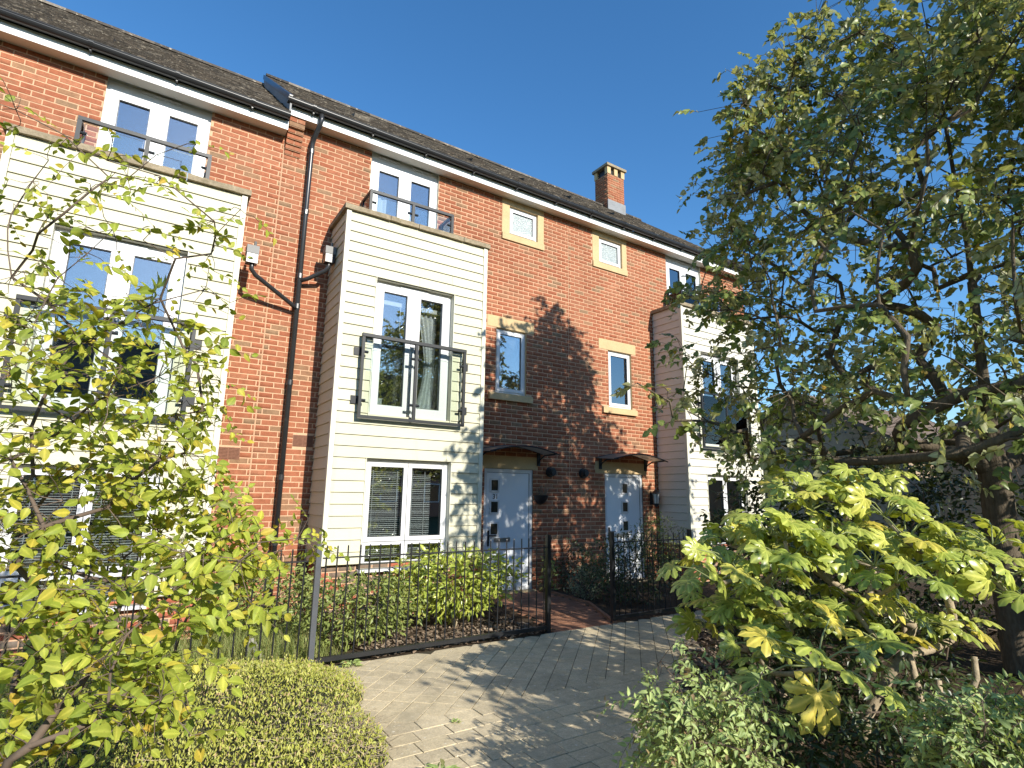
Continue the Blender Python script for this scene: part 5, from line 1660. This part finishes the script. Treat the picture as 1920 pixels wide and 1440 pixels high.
# ------------------------------------------------------------------ the big lime tree on the right
TRUNK = (6.12, -6.07)
tree = thing('lime_tree', 'tall leafy tree at the right, its crown dark green with pale leaf undersides', 'tree', (TRUNK[0], TRUNK[1], 0))
clumps = np.array(TREE_CLUMPS)
trunk = []
zt_ = [0, .3, .7, 1.1, 1.5, 1.9, 2.3, 2.7, 3.1, 3.5, 3.9, 4.3, 4.7, 5.1, 5.5, 5.9, 6.3, 6.7, 7.1, 7.5]
for i, z in enumerate(zt_):
    trunk.append(((TRUNK[0] + .05 * math.sin(z * .9) - .02 * z * (z > 5), TRUNK[1] + .06 * math.sin(z * .7 + 1), z), i - 1))
up_tr = [t for t in trunk]
P, par, ends = grow(up_tr, clumps, .20, .05, sag=-.02)
wood(tree, 'trunk', P, par, ends, M['bark'], .0056, .50, 6, .15)
droop = clumps[-DROOP_CLUMPS:]
body = clumps[:-DROOP_CLUMPS]
low_ = body[:, 2] < 3.3
mid_ = (body[:, 2] >= 3.3) & (body[:, 2] < 5.2)
TC = np.array([TRUNK[0], TRUNK[1], 3.6])
qd, td = sprays(body[mid_], 6.5, .16, 9, .24, (.044, .078), up=.40, sunward=.45, out_from=TC, droop=.45, vary=.8)
qa, ta = sprays(body[~low_ & ~mid_], 15, .17, 9, .24, (.044, .078), up=.40, sunward=.45, out_from=TC, droop=.45, vary=.6)
qc, tc = sprays(body[low_], 7, .17, 9, .24, (.044, .078), up=.45, sunward=.35, out_from=TC, droop=.40, vary=.6)
qb, tb = sprays(droop, 2.2, .07, 7, .18, (.05, .08), up=.4, sunward=.4, droop=.3)
pos, dr, nm, sz = [np.concatenate(q) for q in zip(qa, qb, qc, qd)]
twig_mesh(tree, P, ta + tb + tc + td, M['bark'], .003)
foliage(tree, pos, dr, nm, sz, [heart(.92, .07, .2), heart(.84, .14, .35), heart(.98, .03, .1), heart(.75, .2, .5)], L['tree'], 300, mass='crown')

# ------------------------------------------------------------------ the yellow-green shrub on the left
tips = np.array(SHRUB_TIPS)
SB_BASE = (-1.62, -5.35)
shrub = thing('leafy_shrub', 'tall yellow-green shrub with arching twigs, filling the left foreground', 'shrub', (SB_BASE[0], SB_BASE[1], 0))
starts = []
for k in range(5):
    a = k * 1.3
    starts += [((SB_BASE[0] + .10 * math.cos(a), SB_BASE[1] + .10 * math.sin(a), 0), -1)]
    n0 = len(starts)
    for j in range(1, 4):
        starts.append(((SB_BASE[0] + (.10 + .05 * j) * math.cos(a), SB_BASE[1] + (.10 + .05 * j) * math.sin(a), .22 * j), n0 - 2 + j))
P, par, ends = grow(starts, tips, .14, .05, sag=-.05)
wood(shrub, 'stems', P, par, ends, M['twig'], .0022, .50, 5)
dense = tips[SHRUB_SPARSE:]
sp = tips[:SHRUB_SPARSE]
up_ = dense[:, 2] > 1.55
dn_ = dense[~up_]
q1, t1 = sprays(dense[up_], 11, .085, 7, .19, (.034, .062), up=.40, sunward=.75, out_from=np.array([SB_BASE[0], SB_BASE[1], .8]), droop=.05, vary=.5)
vl_ = dn_[:, 2] < .95
q5, t5 = sprays(dn_[vl_], 6, .07, 7, .17, (.034, .062), up=.45, sunward=.8, droop=.05, vary=.5)
q2, t2 = sprays(dn_[~vl_], 12, .10, 8, .20, (.036, .068), up=.45, sunward=.80, out_from=np.array([SB_BASE[0], SB_BASE[1], .8]), droop=.10, vary=.6)
q3, t3 = sprays(sp, 4.2, .055, 7, .15, (.026, .048), up=.35, sunward=.5, droop=.05)
br = np.array([P[i] for i in range(len(P)) if P[i][2] > .6 and NPR.random() < .40])
q4, t4 = sprays(br, 1.2, .03, 6, .15, (.032, .058), up=.45, sunward=.7, droop=.05)
pos, dr, nm, sz = [np.concatenate(q) for q in zip(q1, q2, q3, q4, q5)]
foliage(shrub, pos, dr, nm, sz, [ovate_fine(.62, .08, .18), ovate_fine(.66, .14, .32, .05, .10), ovate_fine(.56, .04, .05, -.05), ovate_fine(.60, .20, .45, .0, -.12), ovate_fine(.68, -.05, .22, .04, .15)],
        L['shrub'], 300)
twig_mesh(shrub, P, t1 + t2 + t3 + t4 + t5, M['twig'], .0017)

# ------------------------------------------------------------------ low clipped hedge, bottom left
hedge = thing('low_hedge', 'low clipped small-leaved hedge mound beside the paving, lower left', 'hedge', (-.8, -3.9, 0))


def hedge_h(x, y):
    ex = edge_x(PAVE_EDGE_L, y) + .22
    d = min((ex - x + .05 * math.sin(y * 5.3)) / .48, (y + 8.0) / .3, (-2.66 - y) / .22)
    if d <= 0:
        return 0.0
    t = min(1.0, d)
    return (.225 + .045 * math.sin(x * 2.3 + y) + .04 * math.sin(y * 3.1 + x) + .018 * math.sin(9 * x) * math.sin(8 * y)) * math.sqrt(1 - (1 - t) ** 2)


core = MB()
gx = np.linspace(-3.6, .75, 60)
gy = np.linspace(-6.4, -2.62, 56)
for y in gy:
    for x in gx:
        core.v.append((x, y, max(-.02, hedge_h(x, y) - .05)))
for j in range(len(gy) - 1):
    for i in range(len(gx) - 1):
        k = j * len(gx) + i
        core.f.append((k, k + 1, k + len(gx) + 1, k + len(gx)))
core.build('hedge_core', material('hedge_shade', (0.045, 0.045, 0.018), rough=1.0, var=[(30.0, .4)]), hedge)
pos = []
while len(pos) < 46000:
    x, y = NPR.uniform(-3.4, .75), NPR.uniform(-6.2, -2.64)
    h = hedge_h(x, y)
    if h <= 0.01:
        continue
    dens = 1.0 if x > -2.0 and y > -5.6 else .45
    if NPR.random() > dens:
        continue
    bare = .5 + .5 * math.sin(x * 3.7 + 1.3) * math.sin(y * 4.3)
    if NPR.random() < .35 * bare ** 3:
        continue
    pos.append((x, y, max(.01, h * (1 - .25 * NPR.random() ** 2) + NPR.normal(0, .022))))
pos = np.array(pos)
nn = len(pos)
dr = unit(NPR.normal(0, .5, (nn, 3)) + np.array([0, 0, .85]))
nm = unit(NPR.normal(0, .6, (nn, 3)) + np.array([0, -.3, .2]) + SUN_N * .9)
foliage(hedge, pos, dr, nm, NPR.uniform(.014, .030, nn), [diamond(.40, .1), diamond(.5, .05), diamond(.34, .14)], L['hedge'])
tw = MB()
for q_ in range(420):
    x, y = NPR.uniform(-1.6, .5), NPR.uniform(-5.4, -2.8)
    if q_ > 150:
        x, y = NPR.normal(.12, .16), NPR.normal(-4.55, .22)
    h = hedge_h(x, y)
    if h < .05:
        continue
    p = np.array([x, y, h - .02])
    e = p + np.array([NPR.normal(0, .09), NPR.normal(0, .09), NPR.uniform(.0, .05)])
    tw.tube([tuple(p), tuple((p + e) / 2 + NPR.normal(0, .01, 3)), tuple(e)], [.0025, .002, .001], 3, cap=False)
tw.build('dry_twigs', M['pale_stem'], hedge, kind='stuff')

# ------------------------------------------------------------------ front garden planting
OV = [ovate(.36, .08, .2), ovate(.42, .10, .3, .02), ovate(.32, .05, .12)]
bush('laurel_bush', 'bright glossy-leaved bush under the ground-floor window, behind the fence', (2.35, -1.62, .52), (.88, .52, .38), 420, L['laurel'], (.07, .115), OV,
     n_single=300, count=5, rad=.10, stems=16, stem_mat='pale_stem', stem_r=.005)
bush('hebe_bush', 'loose mid-green bush behind the fence just right of the grey post', (1.0, -1.85, .36), (.72, .46, .36), 480, L['privet'], (.045, .08), OV,
     n_single=220, count=6, rad=.09, sunward=.3)
bush('leafy_bush', 'dark green bush at the foot of the downpipe behind the fence', (.20, -1.10, .45), (.55, .42, .38), 330, L['privet'], (.05, .085), OV, n_single=160, count=5, rad=.08)
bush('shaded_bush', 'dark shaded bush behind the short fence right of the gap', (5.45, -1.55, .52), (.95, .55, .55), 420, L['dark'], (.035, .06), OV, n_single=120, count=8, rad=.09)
bush('fine_bush', 'feathery light green shrub rising before the right-hand lantern', (6.75, -1.0, .75), (.62, .38, .55), 260, L['privet'], (.03, .055), OV, n_single=120, count=7, rad=.09)
bush('silver_bush', 'small silvery-green bush beside the path between the two doors', (4.98, -1.02, .25), (.33, .30, .25), 200, L['silver'], (.022, .035), [diamond(.5, .1), ovate(.5, .1, .2)],
     n_single=100, count=7, rad=.06)
bush('wall_plant', 'dull green plant against the brick wall left of the silvery bush', (5.35, -.30, .40), (.42, .22, .42), 150, L['dark'], (.035, .06), OV, count=5, rad=.07)
bush('wall_plant', 'thin straw-coloured plant at the right-hand edge of door 31', (4.86, -.22, .30), (.14, .12, .36), 60, L['grass'], (.05, .09), OV, count=3, rad=.05)
bush('wall_plant', 'small shaded plant by the foot of the right-hand door', (6.0, -.7, .30), (.35, .35, .32), 150, L['dark'], (.03, .05), OV, count=6, rad=.07)

grass = MB()
for _ in range(6500):
    x, y = NPR.uniform(-1.9, .75), NPR.uniform(-2.42, -1.2)
    h = NPR.uniform(.08, .30) * (1.0 if x < .5 else .5)
    a = NPR.uniform(0, 6.28)
    b = NPR.uniform(.05, .20)
    w_ = .0026
    e = np.array([math.cos(a) * b, math.sin(a) * b, h])
    s = np.array([-math.sin(a) * w_, math.cos(a) * w_, 0])
    p = np.array([x, y, 0])
    m = p + e * np.array([.35, .35, .6])
    k = len(grass.v)
    grass.v += [tuple(p - s), tuple(p + s), tuple(m + s * .8), tuple(m - s * .8), tuple(p + e)]
    grass.f += [(k, k + 1, k + 2, k + 3), (k + 3, k + 2, k + 4)]
o = grass.build('long_grass', L['grass'], kind='stuff')
o['label'] = 'long pale grass behind the fence at the left'
o['category'] = 'grass'

chips = MB()
for _ in range(1500):
    x, y = NPR.uniform(1.0, 3.15), NPR.uniform(-2.47, -1.5)
    a, l, w_ = NPR.uniform(0, 6.28), NPR.uniform(.012, .035), NPR.uniform(.006, .014)
    u = np.array([math.cos(a) * l, math.sin(a) * l, NPR.normal(0, .006)])
    v = np.array([-math.sin(a) * w_, math.cos(a) * w_, NPR.normal(0, .004)])
    p = np.array([x, y, NPR.uniform(.0, .018)])
    k = len(chips.v)
    chips.v += [tuple(p - u - v), tuple(p + u - v), tuple(p + u + v), tuple(p - u + v)]
    chips.f += [(k, k + 1, k + 2, k + 3)]
o = chips.build('bark_mulch', M['bark_chip'], kind='stuff')
o['label'] = 'brown bark mulch under the bright bush behind the fence'
o['category'] = 'mulch'

# weeds in the paving joints
for wx, wy, r_, lab in ((.52, -4.98, .10, 'green weed at the paving edge by the low hedge'), (.97, -4.30, .035, 'tiny weed tuft in a joint of the sunlit paving'),
                        (.72, -2.66, .09, 'leafy weed on the paving at the left end of the fence foot')):
    b = thing('weed', lab, 'weed', (wx, wy, 0))
    k = int(26 + r_ * 300)
    a = NPR.uniform(0, 6.28, k)
    pos = np.column_stack([wx + np.cos(a) * r_ * NPR.random(k) * .7, wy + np.sin(a) * r_ * NPR.random(k) * .7, NPR.uniform(.008, r_ * .6, k)])
    dr = np.column_stack([np.cos(a), np.sin(a), NPR.uniform(.1, .9, k)])
    nm = np.tile([0, -.2, 1.0], (k, 1)) + NPR.normal(0, .3, (k, 3))
    foliage(b, pos, dr, nm, NPR.uniform(r_ * .35, r_ * .8, k), [ovate(.45, .1, .3)], L['lower'])

# ------------------------------------------------------------------ palmate shrub on the right
heads = np.array(FATSIA_HEADS)
FB = (3.05, -5.75)
fat = thing('palmate_shrub', 'large shrub with big hand-shaped leaves on bare stems, right foreground', 'shrub', (FB[0], FB[1], 0))
starts = []
for k in range(4):
    a = k * 1.6
    x, y = FB[0] + .28 * math.cos(a), FB[1] + .28 * math.sin(a)
    starts.append(((x, y, 0), -1))
    starts.append(((x + .03 * math.cos(a), y + .03 * math.sin(a), .2), len(starts) - 1))
P, par, ends = grow(starts, heads - np.array([0, 0, .05]), .12, .10, sag=.05)
wood(fat, 'stems', P, par, ends, M['pale_stem'], .0135, .30, 7)
pos, dr, nm, sz = [], [], [], []
pet = MB()
for hi, h in enumerate(heads):
    k = 11 if hi == 0 else 7
    for j in range(k):
        a = 2 * math.pi * (j + .5 * NPR.random()) / k
        el = NPR.uniform(-.15, .55) if hi else NPR.uniform(-.45, .45)
        ln = NPR.uniform(.14, .28) if hi else NPR.uniform(.24, .36)
        d = np.array([math.cos(a) * math.cos(el), math.sin(a) * math.cos(el), math.sin(el)])
        e = h + d * ln
        pet.tube([tuple(h - np.array([0, 0, .04])), tuple((h + e) / 2 + np.array([0, 0, .012])), tuple(e)], [.0055, .0045, .0035], 5, cap=False)
        pos.append(e)
        dr.append(unit(d * np.array([1, 1, .3]) - np.array([0, 0, .30]) + NPR.normal(0, .18, 3)))
        nm.append(unit(np.array([0, 0, .60]) + d * .30 + SUN_N * .85 + NPR.normal(0, .40, 3)))
        sz.append(NPR.uniform(.105, .165))
pet.build('leaf_stalks', M['green_stem'], fat, smooth=True, kind='stuff')
foliage(fat, pos, dr, nm, sz, [palmate(1), palmate(2), palmate(3)], L['fatsia'], 300)
# one big yellowed leaf hanging at the front
ya, yb_ = Vector(YELLOW_LEAF[0]), Vector(YELLOW_LEAF[1])
Y_ = (yb_ - ya).normalized()
Z_ = Vector((-.25, -.80, .45))
Z_ = (Z_ - Y_ * Z_.dot(Y_)).normalized()
X_ = Y_.cross(Z_)
V_, F_, ve_ = palmate(5)
me = mesh_np('leaf', np.array([tuple(ya + (X_ * v[0] + Y_ * v[1] + Z_ * v[2]) * .205) for v in V_]), F_, ve_)
o = link('leaf', me, L['yellow'], fat)
o['label'] = 'large yellowed leaf hanging lowest at the front'
MB().tube([tuple(heads[0]), tuple((Vector(heads[0]) + ya) / 2 + Vector((0, -.02, .02))), tuple(ya)], [.006, .005, .004], 5, cap=False).build('leaf_stalk', M['green_stem'], fat, smooth=True)
# bare stumps
for x, y, z, q in ((3.35, -6.35, .85, .12), (3.5, -6.45, .62, -.1), (3.2, -6.5, .5, .05)):
    MB().tube([(x - .15, y, .0), (x - .1, y + q * .3, z * .45), (x, y + q, z * .8), (x + .01, y + q, z)], [.028, .024, .020, .017], 7).build('bare_stump', M['pale_stem'], fat, smooth=True)

# pale small-leaved shrubs in front of it
for nm_, lab, tips_, base in (('arching_shrub', 'low pale-green shrub with toothed leaves spilling over the paving edge', LOWER_TIPS, (1.75, -6.05)),
                              ('arching_shrub', 'pale-green toothed-leaved shrub in the bottom right corner', CORNER_TIPS, (2.35, -6.85))):
    t = np.array(tips_)
    t = t[t[:, 2] > .06]
    b = thing(nm_, lab, 'shrub', (base[0], base[1], 0), 'arching shrubs below the palmate shrub')
    P, par, ends = grow([((base[0] + .08 * math.cos(i), base[1] + .08 * math.sin(i), 0), -1) for i in range(5)], t, .10, .08, sag=-.08)
    wood(b, 'stems', P, par, ends, M['twig'], .0028, .42, 4)
    (pos, dr, nm, sz), tw_ = sprays(t, 9, .07, 9, .15, (.024, .046), up=.45, sunward=.75, out_from=np.array([base[0], base[1], .1]), droop=.35, vary=.6)
    ok_ = pos[:, 2] > .02
    pos, dr, nm, sz = pos[ok_], dr[ok_], nm[ok_], sz[ok_]
    twig_mesh(b, P, tw_, M['twig'], .0016)
    foliage(b, pos, dr, nm, sz, [ovate(.46, .12, .45), ovate(.50, .08, .6, .03), ovate(.40, .16, .3)], L['lower'], 280)

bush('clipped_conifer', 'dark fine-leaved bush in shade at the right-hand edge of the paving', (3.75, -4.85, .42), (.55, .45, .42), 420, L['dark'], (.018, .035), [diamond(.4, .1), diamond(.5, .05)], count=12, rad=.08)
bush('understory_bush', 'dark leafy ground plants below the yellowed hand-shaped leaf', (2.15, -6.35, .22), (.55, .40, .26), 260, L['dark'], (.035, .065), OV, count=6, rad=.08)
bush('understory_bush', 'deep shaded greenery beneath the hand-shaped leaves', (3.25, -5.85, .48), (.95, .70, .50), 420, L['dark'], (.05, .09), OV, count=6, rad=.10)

# dark background shrubs under the tree
bg = [((5.2, -4.15, .95), (.80, .70, .95), 'dark shrub standing behind the palmate shrub, nearest the right house'),
      ((6.5, -4.6, 1.15), (.95, .80, 1.2), 'broad dark evergreen under the left side of the tree crown'),
      ((7.6, -5.3, 1.2), (.9, .8, 1.25), 'dark evergreen mass just left of the tree trunk'),
      ((6.4, -6.85, .75), (.7, .6, .75), 'low dark shrub in front of the tree trunk'),
      ((9.2, -6.4, 1.2), (1.0, .9, 1.25), 'dark shrub behind the tree trunk at the right edge')]
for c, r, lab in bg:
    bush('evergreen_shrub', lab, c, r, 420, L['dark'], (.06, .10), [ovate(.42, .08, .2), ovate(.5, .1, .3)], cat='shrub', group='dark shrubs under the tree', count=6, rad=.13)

# ------------------------------------------------------------------ tree standing behind the photographer, whose shade dapples the paving
st_ = thing('garden_tree', 'small slender tree whose shade dapples the near paving', 'tree', (2.75, -9.6, 0))
tips = ellipsoid_points((2.28, -9.2, 2.35), (.50, .80, .80), 44, .9, 1.4)
tr_ = [((2.75 - .05 * i, -9.6 + .04 * i, .3 * i), i - 1) for i in range(8)]
P, par, ends = grow(tr_, tips, .2, .06)
wood(st_, 'trunk', P, par, ends, M['bark'], .0075, .5, 6)
pos, dr, nm, sz = sprig_leaves(tips, .20, 11, (.05, .085), up=.4, sunward=.2, droop=.4)
foliage(st_, pos, dr, nm, sz, [heart(.9, .07, .2), heart(.8, .1, .3)], L['tree'], mass='crown')


# ------------------------------------------------------------------ houses further off
def plain_house(name, label, x0, x1, y0, y1, eave, ridge, wall, axis='x', rot=0.0, windows=(), front=-1):
    h = thing(name, label, 'house', ((x0 + x1) / 2, (y0 + y1) / 2, 0))
    w = MB().box(x0, x1, y0, y1, -.05, eave).build('wall', M[wall], h)
    o = .35
    if axis == 'x':
        ym = (y0 + y1) / 2
        r = MB().prism([(y0 - o, eave - .12), (ym, ridge), (y1 + o, eave - .12), (y1 + o, eave - .30), (ym, ridge - .2), (y0 - o, eave - .30)], x0 - o, x1 + o)
        g = MB()
        for x in (x0, x1):
            g.poly([(x, y0, eave), (x, y1, eave), (x, ym, ridge - .15)])
    else:
        xm = (x0 + x1) / 2
        r = MB().prism([(x0 - o, eave - .12), (xm, ridge), (x1 + o, eave - .12), (x1 + o, eave - .30), (xm, ridge - .2), (x0 - o, eave - .30)], y0 - o, y1 + o, 'y')
        g = MB()
        for y in (y0, y1):
            g.poly([(x0, y, eave), (x1, y, eave), (xm, y, ridge - .15)])
    roof = r.build('roof', M['far_roof'], h)
    for f in g.f:
        MB().poly([g.v[k] for k in f]).build('gable', M[wall], h)
    if axis == 'x':                                  # tile courses as real steps
        ym = (y0 + y1) / 2
        t = MB()
        k = 26
        for s in (-1, 1):
            ys = y0 - o if s < 0 else y1 + o
            for i in range(k):
                a0, a1 = i / k, (i + 1) / k
                ya, yb_ = ys + (ym - ys) * a0, ys + (ym - ys) * a1
                za, zb = eave - .12 + (ridge - eave + .12) * a0, eave - .12 + (ridge - eave + .12) * a1
                t.poly([(x0 - o, ya, za + .05), (x1 + o, ya, za + .05), (x1 + o, yb_, zb + .015), (x0 - o, yb_, zb + .015)])
                t.poly([(x0 - o, ya, za), (x1 + o, ya, za), (x1 + o, ya, za + .05), (x0 - o, ya, za + .05)])
        t.build('tile_courses', M['far_roof'], roof, kind='stuff')
    for (a, b, c, d, side) in windows:
        if side in ('-y', '+y'):
            y = y0 if side == '-y' else y1
            s = -1 if side == '-y' else 1
            f = MB().ring(a, b, c, d, .07, min(y, y + s * .06), max(y, y + s * .06)).build('window', M['upvc'], h)
            MB().box(a + .07, b - .07, min(y + s * .005, y + s * .03), max(y + s * .005, y + s * .03), c + .07, d - .07).build('pane', M['dark_glass'], f)
        else:
            f = MB().box(x0 - .06, x0 + .01, a, b, c, d).build('window', M['upvc'], h)
            MB().box(x0 - .075, x0 - .05, a + .07, b - .07, c + .07, d - .07).build('pane', M['dark_glass'], f)
    return h


wins = [(x, x + 1.2, z, z + 1.3, '+y') for x in np.arange(-10, 34, 3.2) for z in (1.0, 3.7)]
plain_house('facing_terrace', 'long brick terrace across the way, mirrored in the window panes', -14, 38, -38, -30, 6.3, 10.6, 'far_brick', windows=wins)
plain_house('far_house', 'distant house with a brown tiled roof glimpsed through the tree', 22.0, 34.0, 1.0, 9.0, 3.6, 6.1, 'far_wall',
            windows=[(24, 25.2, 1.0, 2.3, '-y'), (28, 29.2, 1.0, 2.3, '-y')])
plain_house('far_house', 'pale house with tiled roof beyond the tree trunk at the right edge', 17.0, 26.0, -7.5, -1.6, 2.9, 5.2, 'far_wall', axis='x',
            windows=[(-5.5, -4.3, 1.0, 2.2, '-x')])

# ------------------------------------------------------------------ planted beds: soil and fallen leaves
bed = MB()
ys = np.linspace(-9.5, -2.53, 15)
for y0, y1 in zip(ys[:-1], ys[1:]):
    bed.poly([(edge_x(PAVE_EDGE_R, y0) + .08, y0, -.003), (12, y0, -.003), (12, y1, -.003), (edge_x(PAVE_EDGE_R, y1) + .08, y1, -.003)])
bed.build('planting_bed', M['soil'])['kind'] = 'structure'
lit = MB()
for _ in range(1400):
    y = NPR.uniform(-7.4, -3.2)
    x = edge_x(PAVE_EDGE_R, y) + NPR.exponential(.7) - .12
    a, l, w_ = NPR.uniform(0, 6.28), NPR.uniform(.02, .05), NPR.uniform(.012, .028)
    u = np.array([math.cos(a) * l, math.sin(a) * l, NPR.normal(0, .012)])
    v = np.array([-math.sin(a) * w_, math.cos(a) * w_, NPR.normal(0, .008)])
    p = np.array([x, y, NPR.uniform(.012, .03)])
    k = len(lit.v)
    lit.v += [tuple(p - u), tuple(p - v), tuple(p + u), tuple(p + v)]
    lit.f += [(k, k + 1, k + 2, k + 3)]
o = lit.build('fallen_leaves', M['bark_chip'], kind='stuff')
o['label'] = 'brown fallen leaves on the soil under the right-hand shrubs'
o['category'] = 'leaf litter'
